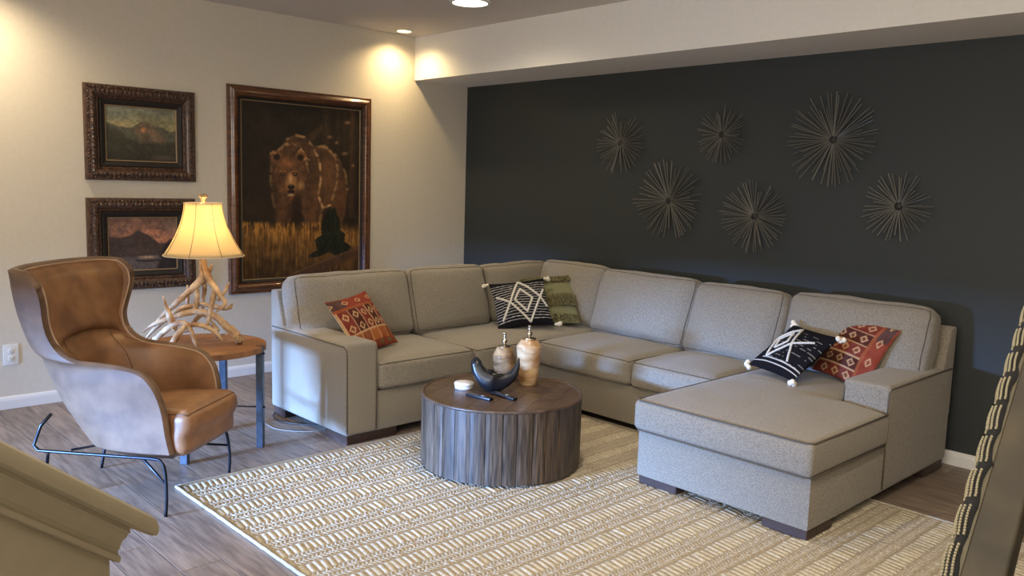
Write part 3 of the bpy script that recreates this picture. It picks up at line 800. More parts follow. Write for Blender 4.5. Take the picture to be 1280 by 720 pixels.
# ------------------------------------------------------------------ leather wing chair
def wing_chair():
    ang = math.radians(38)
    T = empty('wing_chair', (2.397, -3.837, 0), 'tan leather wingback armchair on thin dark metal legs beside the side table', 'armchair', rz=ang)
    # rows of the shell: z(front rim), z(back), half width, rim u, back u
    rows_ = [(.300, .285, .285, .000, -.470), (.40, .385, .293, -.018, -.520), (.51, .49, .300, -.030, -.560), (.60, .575, .310, -.052, -.595), (.655, .635, .316, -.082, -.615), (.700, .69, .317, -.130, -.635), (.722, .73, .317, -.210, -.650), (.735, .765, .320, -.340, -.665),
             (.742, .80, .323, -.460, -.678), (.775, .84, .321, -.545, -.692), (.83, .89, .326, -.595, -.710), (.895, .94, .338, -.617, -.728), (.96, .995, .358, -.615, -.745), (1.02, 1.05, .376, -.606, -.762), (1.075, 1.10, .392, -.602, -.778), (1.125, 1.15, .402, -.612, -.792), (1.165, 1.185, .405, -.640, -.805), (1.192, 1.205, .400, -.680, -.812)]
    UBO = [-.545, -.63, -.71, -.755, -.78, -.797, -.808, -.817, -.826, -.836, -.848, -.858, -.866, -.870, -.870, -.866, -.858, -.850]
    rows_ = [tuple(r)+(o_,) for r, o_ in zip(rows_, UBO)]
    R_ = spline(rows_, 3); n = 40
    def pt(row, s, inset=0):
        zf, zb, w_, uf, ub, ubo = row
        th = s*PI/2; w_ = w_-inset; ub2 = ub+inset if inset else ubo
        v = w_*math.copysign(abs(math.sin(th))**.78, s); u = ub2+(uf-ub2)*(1-abs(math.cos(th))**.62)
        z = zb+(zf-zb)*abs(s)**1.5
        return (u, v, z)
    def sheet(inset, rows=None, smin=-1, smax=1):
        rr = rows or R_; V = [pt(r, smin+(smax-smin)*i/n, inset) for r in rr for i in range(n+1)]
        Fs = [(j*(n+1)+i, j*(n+1)+i+1, (j+1)*(n+1)+i+1, (j+1)*(n+1)+i) for j in range(len(rr)-1) for i in range(n)]
        return V, Fs
    TH = .048
    vo, fo = sheet(0); vi, fi = sheet(TH)
    # outer skin, a little belly
    mesh('outer_shell', (vo, fo), M['leather_out'], T, local=True)
    mesh('inner_shell', (vi, [q[::-1] for q in fi]), M['leather_in'], T, local=True)
    # rounded rim between the two skins
    m_ = len(R_)
    def rim_path(inset):
        P = [pt(R_[j], -1, inset) for j in range(m_)]+[pt(R_[-1], -1+2*i/n, inset) for i in range(1, n+1)]+[pt(R_[j], 1, inset) for j in range(m_-2, -1, -1)]
        return P
    a, b = rim_path(0), rim_path(TH); V = []; k_ = 7
    for i in range(len(a)):
        A, B = Vector(a[i]), Vector(b[i]); mid = (A+B)/2
        nx = Vector(a[min(len(a)-1, i+1)])-Vector(a[max(0, i-1)]); out = nx.cross(B-A).normalized()
        # outwards = away from the shell body
        body = Vector((-.35, 0, .45)) if True else None
        if out.dot(mid-body) < 0: out = -out
        for q in range(k_):
            t = q/(k_-1); V.append(tuple(A.lerp(B, t)+out*math.sin(t*PI)*.016))
    mesh('rim_roll', (V, [(i*k_+q, i*k_+q+1, (i+1)*k_+q+1, (i+1)*k_+q) for i in range(len(a)-1) for q in range(k_-1)]), M['leather_out'], T, local=True)
    mesh('rim_piping', tube([Vector(p) for p in b], .0045, 6), M['piping'], T, local=True)
    # underside pan
    lo = [pt(R_[0], -1+2*i/n, 0) for i in range(n+1)]
    V = lo+[(p[0]*.9-.02, p[1]*.8, .262) for p in lo]
    mesh('seat_pan', (V, [(i, i+1, n+2+i, n+1+i) for i in range(n)]+[tuple(range(n+1, 2*n+2)), (0, n+1, 2*n+1, n)]), M['leather_out'], T, local=True)
    # upper head cushion with a crease below it, and the lumbar panel with two seams
    def pad(z0, z1, smax, thick, name, piping=True):
        rr = []
        for t in np.linspace(0, 1, 14):
            z = z0+(z1-z0)*t
            # interpolate rows by back height
            for j in range(m_-1):
                if R_[j][1] <= z <= R_[j+1][1]:
                    k = (z-R_[j][1])/(R_[j+1][1]-R_[j][1]+1e-9); rr.append((t, [R_[j][q]+(R_[j+1][q]-R_[j][q])*k for q in range(6)])); break
        V = []; N_ = 30
        for t, r in rr:
            for i in range(N_+1):
                s = (-1+2*i/N_)*smax
                e = (1-abs(2*t-1)**10)*(1-abs(s/smax)**6)
                q = pt(r, s, TH+thick*max(0, e)**.5); V.append(q)
        Fs = [(j*(N_+1)+i, (j+1)*(N_+1)+i, (j+1)*(N_+1)+i+1, j*(N_+1)+i+1) for j in range(len(rr)-1) for i in range(N_)]
        return mesh(name, (V, Fs), M['leather_in'], T, local=True)
    pad(.845, 1.198, .93, .050, 'head_cushion')
    for s_ in (-.42, .42):
        mesh('seam', tube([Vector(pt(r_, s_, TH+.001)) for r_ in R_ if .42 < r_[1] < .86], .0028, 5), M['darkpiping'], T, local=True)
    # seat cushion: rounded front that overhangs the pan
    p = Puffy((.50, .485, .20), .05, (.03, .004, .022), .004, 5)
    Tm = Matrix.Translation((-.165, 0, .400)) @ Matrix.Rotation(math.radians(-4), 4, 'Y')
    def taper(vf):
        out = []
        for v in vf[0]:
            x, y, z = v
            fr = max(0, min(1, (x+.1)/.2)); z2 = z-(0 if z > 0 else fr*.03)
            ss = max(0, min(1, (x-.08)/.16)); k = 1+.09*ss*ss*(3-2*ss)
            out.append((x+(.02 if z > 0 else -.01)*fr, y*k, z2))
        return out, vf[1]
    sc_ = mesh('seat_cushion', xf(taper(p.vf(16)), Tm), M['leather_in'], T, local=True)
    mesh('piping', xf(taper(p.welt(2, 1, .004)), Tm), M['darkpiping'], sc_, local=True)
    # metal frame
    for s in (-1, 1):
        y = s*.310
        mesh('leg_frame', tube(spline([(.0, s*.328, .0), (.006, s*.326, .10), (-.004, s*.318, .22), (-.028, s*.312, .272), (-.075, y, .285), (-.30, y, .283), (-.62, y, .280), (-.70, y, .279)], 5)+[Vector((-.735, s*.30, .30)), Vector((-.705, s*.28, .40)), Vector((-.660, s*.26, .46))], .0085, 8), M['steel'], T, local=True)
        mesh('leg', tube(spline([(-.735, s*.235, .0), (-.715, s*.245, .12), (-.68, s*.27, .24), (-.64, y, .280)], 4), .0085, 8), M['steel'], T, local=True)
        mesh('brace', tube([(0.0, s*.322, .165), (-.42, 0, .262), (-.60, -s*.20, .255)], .0065, 8), M['steel'], T, local=True)
wing_chair()

# ------------------------------------------------------------------ rug
def rug():
    x0, x1, y0, y1 = 2.25, 5.92, -3.905, -1.06
    T = empty('woven_rug', (x0, y0, 0), 'large cream and tan woven jute rug with ribbed stripes under the coffee table', 'rug')
    mesh('backing', bbox(x0, x1, y0, y1, .0005, .009, .003, 1), M['rug_base'], T, smooth=False)
    r = np.random.RandomState(2)
    def bricks(cx, cy, lx, ly, hz, rot, z0=.008):
        """many small domed stitches at once; arrays"""
        n = len(cx); t = np.array([[-1, -1, 0], [1, -1, 0], [1, 1, 0], [-1, 1, 0], [-.8, -.5, 1], [.8, -.5, 1], [.8, .5, 1], [-.8, .5, 1]], float)
        c, s = np.cos(rot), np.sin(rot)
        X = t[None, :, 0]*lx[:, None]/2; Y = t[None, :, 1]*ly[:, None]/2; Z = z0+t[None, :, 2]*hz[:, None]
        V = np.stack([cx[:, None]+X*c[:, None]-Y*s[:, None], cy[:, None]+X*s[:, None]+Y*c[:, None], np.broadcast_to(Z, X.shape)], -1).reshape(-1, 3)
        q = np.array([[4, 5, 6, 7], [0, 1, 5, 4], [1, 2, 6, 5], [2, 3, 7, 6], [3, 0, 4, 7]])
        Fs = (q[None]+np.arange(n)[:, None, None]*8).reshape(-1, 4)
        return V, Fs
    def stuff(name, V, Fs, mat, smooth=True):
        me = bpy.data.meshes.new(name); V = V-np.array((x0, y0, 0))
        me.vertices.add(len(V)); me.vertices.foreach_set('co', V.ravel()); nf = len(Fs)
        me.loops.add(nf*4); me.loops.foreach_set('vertex_index', Fs.ravel()); me.polygons.add(nf)
        me.polygons.foreach_set('loop_start', np.arange(nf)*4); me.polygons.foreach_set('loop_total', np.full(nf, 4))
        me.update(calc_edges=True); me.validate(); me.polygons.foreach_set('use_smooth', [smooth]*nf); me.materials.append(mat)
        link(name, me, T, 'stuff')
    per = .208; nb = int((x1-x0-.03)/per)
    RX, RY, BX, BY, BR, BL = [], [], [], [], [], []
    for k in range(nb+1):
        xb = x0+.022+k*per
        if xb+.04 < x1:
            ys = np.arange(y0+.03, y1-.02, .0335); RX.append(np.full(len(ys), xb+.047)); RY.append(ys)
        for j in range(4):
            xj = xb+.108+j*.0255
            if xj > x1-.012: continue
            ys = np.arange(y0+.02, y1-.015, .0215); BX.append(np.full(len(ys), xj)); BY.append(ys+(j % 2)*.004); BR.append(np.full(len(ys), (.62 if j % 2 else -.62))); BL.append(np.full(len(ys), .033))
    RX, RY = np.concatenate(RX), np.concatenate(RY); n = len(RX)
    V, F_ = bricks(RX+r.normal(0, .0015, n), RY+r.normal(0, .0012, n), r.normal(.092, .005, n), r.normal(.0265, .0018, n), r.normal(.0050, .0009, n), r.normal(-.16, .05, n))
    stuff('rib_weave', V, F_, M['rug_rib'])
    BX, BY, BR, BL = map(np.concatenate, (BX, BY, BR, BL)); n = len(BX)
    V, F_ = bricks(BX+r.normal(0, .0008, n), BY+r.normal(0, .0008, n), BL*r.normal(1, .06, n), r.normal(.0165, .0012, n), r.normal(.0042, .0008, n), BR+r.normal(0, .08, n))
    stuff('braid_weave', V, F_, M['rug_braid'])
    def edge(p0, p1, rad):
        m_ = int((Vector(p1)-Vector(p0)).length/.03); return tube([Vector(p0).lerp(Vector(p1), i/m_)+Vector((random.uniform(-1, 1)*.0015, random.uniform(-1, 1)*.0015, 0)) for i in range(m_+1)], rad, 6)
    mesh('edge_binding', join(edge((x0, y0, .009), (x1, y0, .009), .009), edge((x1, y0, .009), (x1, y1, .009), .009), edge((x1, y1, .009), (x0, y1, .009), .009), edge((x0, y1, .009), (x0, y0, .009), .008)), M['rug_edge'], T)
    # dark strip of underlay peeping out on the left
    mesh('rug_pad', bbox(x0-.022, x0+.03, y0+.03, y1, .0002, .006, .002, 1), M['fringe_dark'], T, smooth=False)
rug()

# ------------------------------------------------------------------ starburst wall ornaments
bur = {}
def starburst(x, z, R, nrod, seed, label, depth=.10):
    T = empty('starburst_ornament', (x, -.004, z), label, 'wall decor', group='six black starburst ornaments')
    mesh('hub', xf(lathe([(.030, 0), (.034, .004), (.030, .024), (.018, .034), (.002, .037)], 20), Matrix.Rotation(PI/2, 4, 'X')), M['hub'], T, local=True)
    rr = random.Random(seed)
    if 'me' not in bur:
        v, f = tube([(0, 0, .0), (0, 0, 1)], 1, 6); me = bpy.data.meshes.new('rod'); me.from_pydata([tuple(p) for p in v], [], f); me.materials.append(M['rod']); bur['me'] = me
    for k in range(nrod):
        a = 2*PI*(k+rr.uniform(-.35, .35))/nrod; ln = R*rr.choice((1, 1, .97, .95, .82, .68))*rr.uniform(.95, 1.03)
        tilt = rr.choice((.03, .08, .13, .2)); layer = -.012-rr.choice((0, .006, .012))
        d = Vector((math.cos(a)*math.cos(tilt), -math.sin(tilt), math.sin(a)*math.cos(tilt)))
        o = link('rod', bur['me'], T); o.location = (0, layer, 0); rq = d.to_track_quat('Z', 'Y'); o.rotation_mode = 'QUATERNION'; o.rotation_quaternion = rq
        o.scale = (.0034, .0034, ln/math.cos(tilt) if tilt < .25 else ln)
starburst(2.045, 2.063, .262, 46, 1, 'black metal starburst wall ornament, leftmost of the upper three')
starburst(2.575, 1.595, .328, 60, 2, 'black metal starburst wall ornament, leftmost of the lower three')
starburst(3.035, 2.110, .222, 46, 3, 'smallest black metal starburst wall ornament, upper row middle')
starburst(3.355, 1.505, .272, 50, 4, 'black metal starburst wall ornament, lowest one in the middle')
starburst(3.917, 2.058, .325, 62, 5, 'largest black metal starburst wall ornament, upper right')
starburst(4.395, 1.620, .230, 42, 6, 'black metal starburst wall ornament, rightmost of the six')

# ------------------------------------------------------------------ paintings (flat oil colour on canvas, carved frames)
def vnoise(h, w_, cells, seed, octs=3):
    r = np.random.RandomState(seed); out = np.zeros((h, w_)); amp = 1; tot = 0
    for o in range(octs):
        cy, cx = max(2, int(cells[0]*2**o)), max(2, int(cells[1]*2**o)); g = r.rand(cy+1, cx+1)
        y = np.linspace(0, cy-1e-6, h); x = np.linspace(0, cx-1e-6, w_); yi = y.astype(int); xi = x.astype(int); fy = (y-yi)[:, None]; fx = (x-xi)[None]
        fy = fy*fy*(3-2*fy); fx = fx*fx*(3-2*fx)
        a = g[yi][:, xi]; b = g[yi][:, xi+1]; c = g[yi+1][:, xi]; d = g[yi+1][:, xi+1]
        out += amp*((a*(1-fx)+b*fx)*(1-fy)+(c*(1-fx)+d*fx)*fy); tot += amp; amp *= .5
    return out/tot
class Canvas:
    def __init__(s, w_, h, X, Y, base):
        s.w, s.h, s.X, s.Y = w_, h, X, Y; s.a = np.zeros((h, w_, 3)); s.a[:] = base
    def blend(s, m, c): m = np.clip(m, 0, 1)[..., None]; s.a = s.a*(1-m)+np.array(c, float)*m
    def poly(s, pts, soft=3):
        """signed distance to a polygon -> soft mask"""
        P = np.array(pts, float); ins = np.zeros(s.X.shape, bool); d = np.full(s.X.shape, 1e9)
        for i in range(len(P)):
            x0, y0 = P[i]; x1, y1 = P[(i+1) % len(P)]
            c = (y0 > s.Y) != (y1 > s.Y); 
            with np.errstate(all='ignore'): xin = (x1-x0)*(s.Y-y0)/((y1-y0) if y1 != y0 else 1e-9)+x0
            ins ^= c & (s.X < xin)
            t = np.clip(((s.X-x0)*(x1-x0)+(s.Y-y0)*(y1-y0))/max(1e-9, (x1-x0)**2+(y1-y0)**2), 0, 1)
            d = np.minimum(d, np.hypot(s.X-x0-t*(x1-x0), s.Y-y0-t*(y1-y0)))
        return np.clip(.5+np.where(ins, d, -d)/(2*soft), 0, 1)
    def ell(s, cx, cy, rx, ry, soft=.25, rot=0):
        x = s.X-cx; y = s.Y-cy; c, q = math.cos(rot), math.sin(rot); x, y = x*c+y*q, -x*q+y*c
        return np.clip((1-np.hypot(x/rx, y/ry))/soft, 0, 1)
    def line(s, pts, wd):
        m = np.zeros(s.X.shape)
        for (x0, y0), (x1, y1) in zip(pts[:-1], pts[1:]):
            t = np.clip(((s.X-x0)*(x1-x0)+(s.Y-y0)*(y1-y0))/max(1e-9, (x1-x0)**2+(y1-y0)**2), 0, 1)
            m = np.maximum(m, np.clip(1.4-np.hypot(s.X-x0-t*(x1-x0), s.Y-y0-t*(y1-y0))/wd, 0, 1))
        return m
def bear_art(w_, h):
    u = np.linspace(0, 1, w_)[None].repeat(h, 0); v = np.linspace(0, 1, h)[:, None].repeat(w_, 1)
    X = 10+480*u; Y = 12+48*u+v*(714-88*u)
    c = Canvas(w_, h, X, Y, (36, 29, 22)); n1 = vnoise(h, w_, (14, 10), 1, 4); n2 = vnoise(h, w_, (40, 90), 2, 2); n3 = vnoise(h, w_, (12, 60), 3, 3)
    c.a *= (.75+.5*n1)[..., None]
    # tree trunks at the right, mushrooms
    for x, wd, q in ((345, 22, .35), (395, 14, .25), (425, 12, .22), (455, 20, .45)): c.blend(np.clip(1-np.abs(X-x)/wd, 0, 1)*(Y < 470)*q*(.5+n2), (92, 62, 42))
    c.blend(c.poly([(265, 150), (325, 112), (330, 130), (285, 178)], 5)*.5, (84, 58, 40))
    for x, y, rx in ((360, 158, 18), (436, 104, 18), (425, 222, 22), (462, 268, 12), (390, 180, 12)): c.blend(c.ell(x, y, rx, 9, .7)*.7, (128, 96, 66))
    # bushes left
    c.blend(c.ell(70, 440, 90, 60, .8)*.35, (66, 46, 32))
    # grass
    gm = np.clip((Y-(478+22*n3))/34, 0, 1); g = vnoise(h, w_, (9, 120), 7, 2); g = np.clip(.5+(g-.5)*.8+.9*(vnoise(h, w_, (22, 34), 8, 3)-.5), 0, 1); col = np.array((78, 52, 28))[None, None]*(1-g[..., None])+np.array((168, 122, 62))[None, None]*g[..., None]
    fade = np.clip(1.15-(Y-500)/330, .35, 1)[..., None]; col = col*fade*(.7+.5*n1[..., None])
    c.a = c.a*(1-gm[..., None])+col*gm[..., None]
    # body
    fur = vnoise(h, w_, (50, 26), 9, 3); fur2 = vnoise(h, w_, (18, 12), 11, 3)
    body = c.poly([(122, 250), (150, 205), (180, 168), (222, 150), (262, 158), (292, 196), (330, 190), (372, 214), (408, 255), (432, 312), (440, 372), (428, 450), (416, 505), (398, 505), (392, 450), (368, 442), (335, 462), (318, 522), (262, 524), (252, 470), (228, 440), (205, 455), (196, 505), (140, 508), (134, 440), (122, 380)], 5)
    c.blend(body, (70, 49, 33)); c.a = c.a*(1-body[..., None])+body[..., None]*c.a*(.55+.5*fur+.45*fur2)[..., None]
    c.blend(c.poly([(120, 250), (116, 420), (140, 480), (150, 400), (150, 280)], 14)*.5, (46, 32, 24))
    c.blend(c.ell(355, 320, 48, 110, .8)*.40, (122, 82, 52)); c.blend(c.ell(408, 400, 26, 90, .8)*.5, (98, 60, 34)); c.blend(c.ell(300, 400, 26, 120, .9)*.35, (120, 78, 46))
    c.blend(c.ell(222, 430, 30, 64, .6)*.8, (38, 26, 20)); c.blend(c.ell(352, 455, 34, 30, .7)*.8, (34, 25, 19)); c.blend(c.ell(270, 260, 16, 60, .8)*.5, (48, 32, 22))
    c.blend(c.ell(165, 445, 26, 60, .9)*.45, (108, 66, 42)); c.blend(c.ell(285, 470, 22, 50, .9)*.4, (110, 70, 44))
    # rim light on hump, shoulder and flank
    gl = (196, 152, 102)
    for pts, wd, q in (([(150, 208), (178, 186), (205, 182), (235, 196), (258, 235), (270, 290)], 4.5, .55), ([(186, 164), (222, 150), (262, 160), (292, 198), (318, 255), (322, 320), (312, 385), (330, 430), (362, 424)], 4.2, .6), ([(318, 196), (350, 200), (384, 236), (396, 290), (388, 350), (370, 400)], 4, .38), ([(300, 196), (340, 192), (392, 232), (430, 300), (438, 360)], 4, .45), ([(330, 430), (322, 470), (310, 510)], 4, .35), ([(122, 250), (118, 330), (132, 430)], 4, .3)):
        c.blend(c.line(pts, wd*1.3)*q*1.25*np.clip(fur*2.2-.5, 0, 1), (186, 146, 98))
    # ears, head
    for x, y in ((140, 232), (240, 234)): c.blend(c.ell(x, y, 27, 27, .3), (112, 76, 48)); c.blend(c.ell(x+(4 if x < 200 else -2), y+4, 18, 19, .5), (38, 26, 20))
    hd = np.maximum(c.ell(190, 300, 66, 74, .2), c.poly([(136, 250), (245, 250), (258, 320), (232, 372), (160, 376), (130, 330)], 8))
    c.blend(hd, (92, 63, 41)); c.a = c.a*(1-hd[..., None])+hd[..., None]*c.a*(.62+.4*fur+.35*fur2)[..., None]
    c.blend(c.ell(188, 262, 40, 26, .9)*.6, (146, 92, 54)); c.blend(c.ell(152, 330, 24, 34, .8)*.6, (62, 40, 28)); c.blend(c.ell(240, 345, 20, 26, .8)*.6, (168, 128, 80))
    c.blend(c.ell(200, 336, 28, 44, .45)*.9, (138, 98, 62)); c.blend(c.ell(197, 320, 12, 30, .8)*.7, (186, 144, 96)); c.blend(c.ell(200, 352, 16, 11, .3), (20, 16, 14)); c.blend(c.ell(200, 347, 7, 3, .6)*.7, (140, 130, 120))
    c.blend(c.ell(200, 370, 17, 10, .4), (30, 20, 16)); c.blend(c.ell(200, 384, 17, 8, .5)*.8, (170, 138, 104)); c.blend(c.ell(201, 397, 10, 9, .6)*.8, (130, 58, 44))
    for x in (168, 216): c.blend(c.ell(x, 302, 12, 9, .5), (34, 22, 16)); c.blend(c.ell(x, 301, 3, 2.5, .5), (176, 140, 96)); c.blend(c.line([(x-14, 292), (x+10, 290)], 2.5)*.5, (160, 112, 70))
    for x, y in ((128, 216), (240, 208), (262, 240)): c.blend(c.line([(x-10, y+6), (x, y-2), (x+12, y+6)], 3)*.5, gl)
    # grass tips over the paws
    tips = (g > .52)*np.clip((Y-486)/14, 0, 1)*np.clip((560-Y)/30, 0, 1)*(X < 330); c.blend(tips*.75, (160, 112, 52))
    # fir and log
    fir = np.zeros(X.shape)
    for i in range(26):
        y = 440+i*7; hw = (16+i*3.0)*(.75+.5*((i*37) % 11)/11); sg = 1 if i % 2 else -1; fir = np.maximum(fir, c.ell(370+sg*hw*.45, y, hw*.62, 15, .35, sg*.35))
    fir = np.clip(fir*1.6*(.5+n2), 0, 1); c.blend(fir*.95, (22, 26, 20)); c.blend(fir*(n2 > .58)*.4, (46, 52, 38))
    c.blend(c.poly([(200, 700), (330, 640), (500, 578), (500, 618), (360, 672), (260, 730)], 5)*.85, (72, 50, 36)); c.blend(c.line([(210, 696), (340, 640), (490, 588)], 4)*.4, (120, 86, 58))
    c.a *= (.86+.28*n2)[..., None]
    return c.a*1.12
def scape_art(w_, h, mode):
    u = np.linspace(0, 1, w_)[None].repeat(h, 0); v = np.linspace(0, 1, h)[:, None].repeat(w_, 1)
    c = Canvas(w_, h, u*100, v*80, (0, 0, 0)); n1 = vnoise(h, w_, (6, 5), 20+mode, 4); n2 = vnoise(h, w_, (24, 30), 30+mode, 2); n3 = vnoise(h, w_, (8, 16), 40+mode, 3)
    if mode == 0:
        t = np.clip(v/.42, 0, 1)[..., None]; c.a = np.array((112, 112, 92))*(1-t)+np.array((150, 134, 88))*t; c.a *= (.75+.5*n1)[..., None]
        c.blend(c.ell(12, 12, 34, 12, .9)*.4, (96, 106, 100)); c.blend(c.ell(20, 27, 18, 5, .9)*.5, (186, 152, 104))
        c.blend(c.poly([(0, 24), (18, 30), (34, 31), (50, 21), (56, 21), (70, 28), (80, 27), (90, 34), (101, 32), (101, 81), (-1, 81)], 1.2), (86, 84, 66))
        c.blend(c.poly([(36, 34), (44, 27), (50, 21), (56, 21), (70, 28), (82, 42), (84, 55), (50, 52)], 1.6), (104, 86, 66)); c.blend(c.ell(53, 33, 6, 5, .9)*.95, (206, 132, 76)); c.blend(c.ell(64, 38, 12, 8, .9)*.45, (150, 112, 84)); c.blend(c.ell(78, 46, 12, 5, .9)*.4, (140, 104, 78)); c.blend(c.poly([(56, 32), (64, 44), (58, 52), (52, 42)], 1.5)*.5, (60, 58, 48))
        c.blend(c.poly([(-1, 30), (14, 34), (30, 46), (46, 52), (101, 50), (101, 81), (-1, 81)], 3)*.8, (56, 52, 40)); c.blend(np.clip((v-.72)/.2, 0, 1)*.5, (44, 38, 30)); c.blend(c.ell(82, 74, 30, 5, .9)*.5, (112, 96, 84))
    else:
        t = np.clip(v/.5, 0, 1)[..., None]; c.a = np.array((124, 92, 74))*(1-t)+np.array((168, 112, 84))*t; c.a *= (.7+.6*n1)[..., None]; c.blend((n3 > .58)*.5*(v < .4), (98, 76, 70)); c.blend(c.ell(66, 22, 22, 6, .9)*.5, (190, 120, 84)); c.blend(c.ell(95, 12, 24, 20, .9)*.5, (118, 104, 92))
        c.blend(c.poly([(-1, 28), (16, 30), (32, 27), (40, 20), (44, 20), (58, 27), (74, 40), (84, 40), (92, 34), (101, 33), (101, 81), (-1, 81)], 1.2), (66, 54, 50)); c.blend(c.poly([(20, 48), (44, 44), (64, 52), (40, 56)], 4)*.4, (96, 76, 66)); c.blend(c.ell(26, 36, 12, 5, .9)*.4, (84, 68, 62))
        c.blend(c.poly([(76, 62), (80, 44), (90, 35), (101, 34), (101, 81), (70, 81)], 2)*.8, (42, 36, 36)); c.blend(c.poly([(0, 60), (30, 60), (70, 57), (76, 64), (66, 80), (18, 81)], 2)*.9, (92, 82, 76)); c.blend(c.ell(56, 61, 18, 3.2, .8)*.8, (188, 146, 108)); c.blend(c.line([(40, 66), (60, 67), (74, 66)], 1.6)*.8, (40, 34, 32)); c.blend(c.poly([(-1, 62), (22, 66), (20, 81), (-1, 81)], 2)*.7, (44, 38, 38))
    c.a *= (.82+.36*n2)[..., None]
    return c.a*np.array((1.05, 1.08, 1.16))
def painting(label, y0, y1, z0, z1, prof, fmat, liner, art, res, carve):
    T = empty('framed_painting', (0, (y0+y1)/2, (z0+z1)/2), label, 'painting')
    cyc = [(y0, z0, 1, 1), (y1, z0, -1, 1), (y1, z1, -1, -1), (y0, z1, 1, -1)]
    def rails(pr, mat, name, seg=1):
        for k in range(4):
            a, b = cyc[k], cyc[(k+1) % 4]; V = []; n = len(pr)
            for q in (a, b):
                for o_, d in pr: V.append((d, q[0]+q[2]*o_, q[1]+q[3]*o_))
            Fs = [(i, i+1, n+i+1, n+i) for i in range(n-1)]+[tuple(range(n)), tuple(range(2*n-1, n-1, -1)), (n-1, 0, n, 2*n-1)]
            mesh(name, (V, Fs), mat, T, smooth=True, angle=40)
    rails(prof, fmat, 'frame_rail')
    W = prof[-1][0]
    if carve:
        balls = []
        for k in range(4):
            a, b = cyc[k], cyc[(k+1) % 4]
            for off, dd, s_, pitch in ((.022, .050, .011, .026), (.048, .058, .019, .030), (.088, .038, .007, .016)):
                p = Vector((dd, a[0]+a[2]*off, a[1]+a[3]*off)); q = Vector((dd, b[0]+b[2]*off, b[1]+b[3]*off)); n = int((q-p).length/pitch)
                t = (q-p).normalized(); nn = Vector((1, 0, 0)).cross(t)
                for i in range(n):
                    c = p.lerp(q, (i+.5)/n)
                    o8 = [t*pitch*.42, nn*s_, t*-pitch*.42, nn*-s_]; tw = t*pitch*.18*(1 if i % 2 else -1)
                    V = [tuple(c+o+(tw if j % 2 else -tw*0)) for j, o in enumerate(o8)]+[tuple(c+Vector((.006, 0, 0)))]
                    balls.append((V, [(0, 1, 4), (1, 2, 4), (2, 3, 4), (3, 0, 4)]))
        mesh('carving', join(*balls), fmat, T, smooth=False, kind='stuff')
    Lw = liner[0]
    lp = [(W-.002, .018), (W, .032), (W+Lw*.2, .034), (W+Lw*.9, .020), (W+Lw, .016)]
    rails(lp, M['liner'], 'liner')
    rails([(W+Lw-.001, .014), (W+Lw, .024), (W+Lw+.007, .022), (W+Lw+.008, .014)], M['slip'], 'gilt_slip')
    o_ = W+Lw+.006; a0, a1, b0, b1 = y0+o_, y1-o_, z0+o_, z1-o_; w_, h = res
    ys = np.linspace(a0, a1, w_); zs = np.linspace(b1, b0, h)
    V = np.zeros((h, w_, 3)); V[..., 0] = .0165; V[..., 1] = ys[None]; V[..., 2] = zs[:, None]
    i = np.arange(h-1)[:, None]*w_+np.arange(w_-1)[None]; Fs = np.stack([i, i+w_, i+w_+1, i+1], -1).reshape(-1, 4)
    me = bpy.data.meshes.new('canvas'); V = V.reshape(-1, 3)-np.array(T.location); me.from_pydata(V.tolist(), [], Fs.tolist()); me.materials.append(M['paint'])
    o = link('canvas', me, T); paint_attr(o, np.clip(art(w_, h), 0, 255).reshape(-1, 3))
carved = [(0, 0), (0, .030), (.008, .042), (.018, .044), (.026, .040), (.034, .048), (.050, .056), (.066, .052), (.076, .040), (.084, .034), (.092, .036), (.100, .030), (.104, .016)]
painting('framed mountain landscape painting with pale yellow sky, upper of the two on the left wall', -3.644, -2.829, 1.6315, 2.329, carved, M['framewood'], (.040,), lambda w_, h: scape_art(w_, h, 0), (150, 110), True)
painting('framed mountain lake painting with reddish sunset sky, below the other landscape', -3.647, -2.841, .800, 1.4997, carved, M['framewood'], (.040,), lambda w_, h: scape_art(w_, h, 1), (150, 110), True)
smoothp = [(0, 0), (0, .030), (.006, .036), (.010, .036), (.012, .032), (.020, .034), (.030, .046), (.045, .054), (.060, .052), (.070, .044), (.074, .036), (.080, .036), (.088, .026), (.092, .016)]
painting('tall framed oil painting of a brown bear walking through golden grass', -2.557, -1.178, .7069, 2.4287, smoothp, M['bearframe'], (.020,), bear_art, (250, 320), False)

# ------------------------------------------------------------------ wall outlet
T = empty('wall_outlet', (0, -4.170, .388), 'white double wall outlet left of the leather chair', 'outlet')
mesh('cover_plate', xf(bbox(-.049, .049, -.074, .074, 0, .007, .003, 2), Matrix(((0, 0, 1, 0), (1, 0, 0, 0), (0, 1, 0, 0), (0, 0, 0, 1)))), M['outlet'], T, local=True, angle=40)
for s_ in (-1, 1):
    f_ = mesh('receptacle', xf(lathe([(.020, .006), (.021, .009), (.019, .010), (.001, .010)], 20), Matrix(((0, 0, 1, 0), (1, 0, 0, 0), (0, 1, 0, s_*.026), (0, 0, 0, 1)))), M['outlet'], T, local=True)
    mesh('slot', join(box(.0098, .0106, -.009, -.0065, s_*.026-.003, s_*.026+.008), box(.0098, .0106, .0065, .009, s_*.026-.002, s_*.026+.007), xf(lathe([(.0026, .0098), (.0026, .0106)], 8), Matrix(((0, 0, 1, 0), (1, 0, 0, 0), (0, 1, 0, s_*.026-.009), (0, 0, 0, 1))))), M['slot'], f_, local=True, smooth=False)

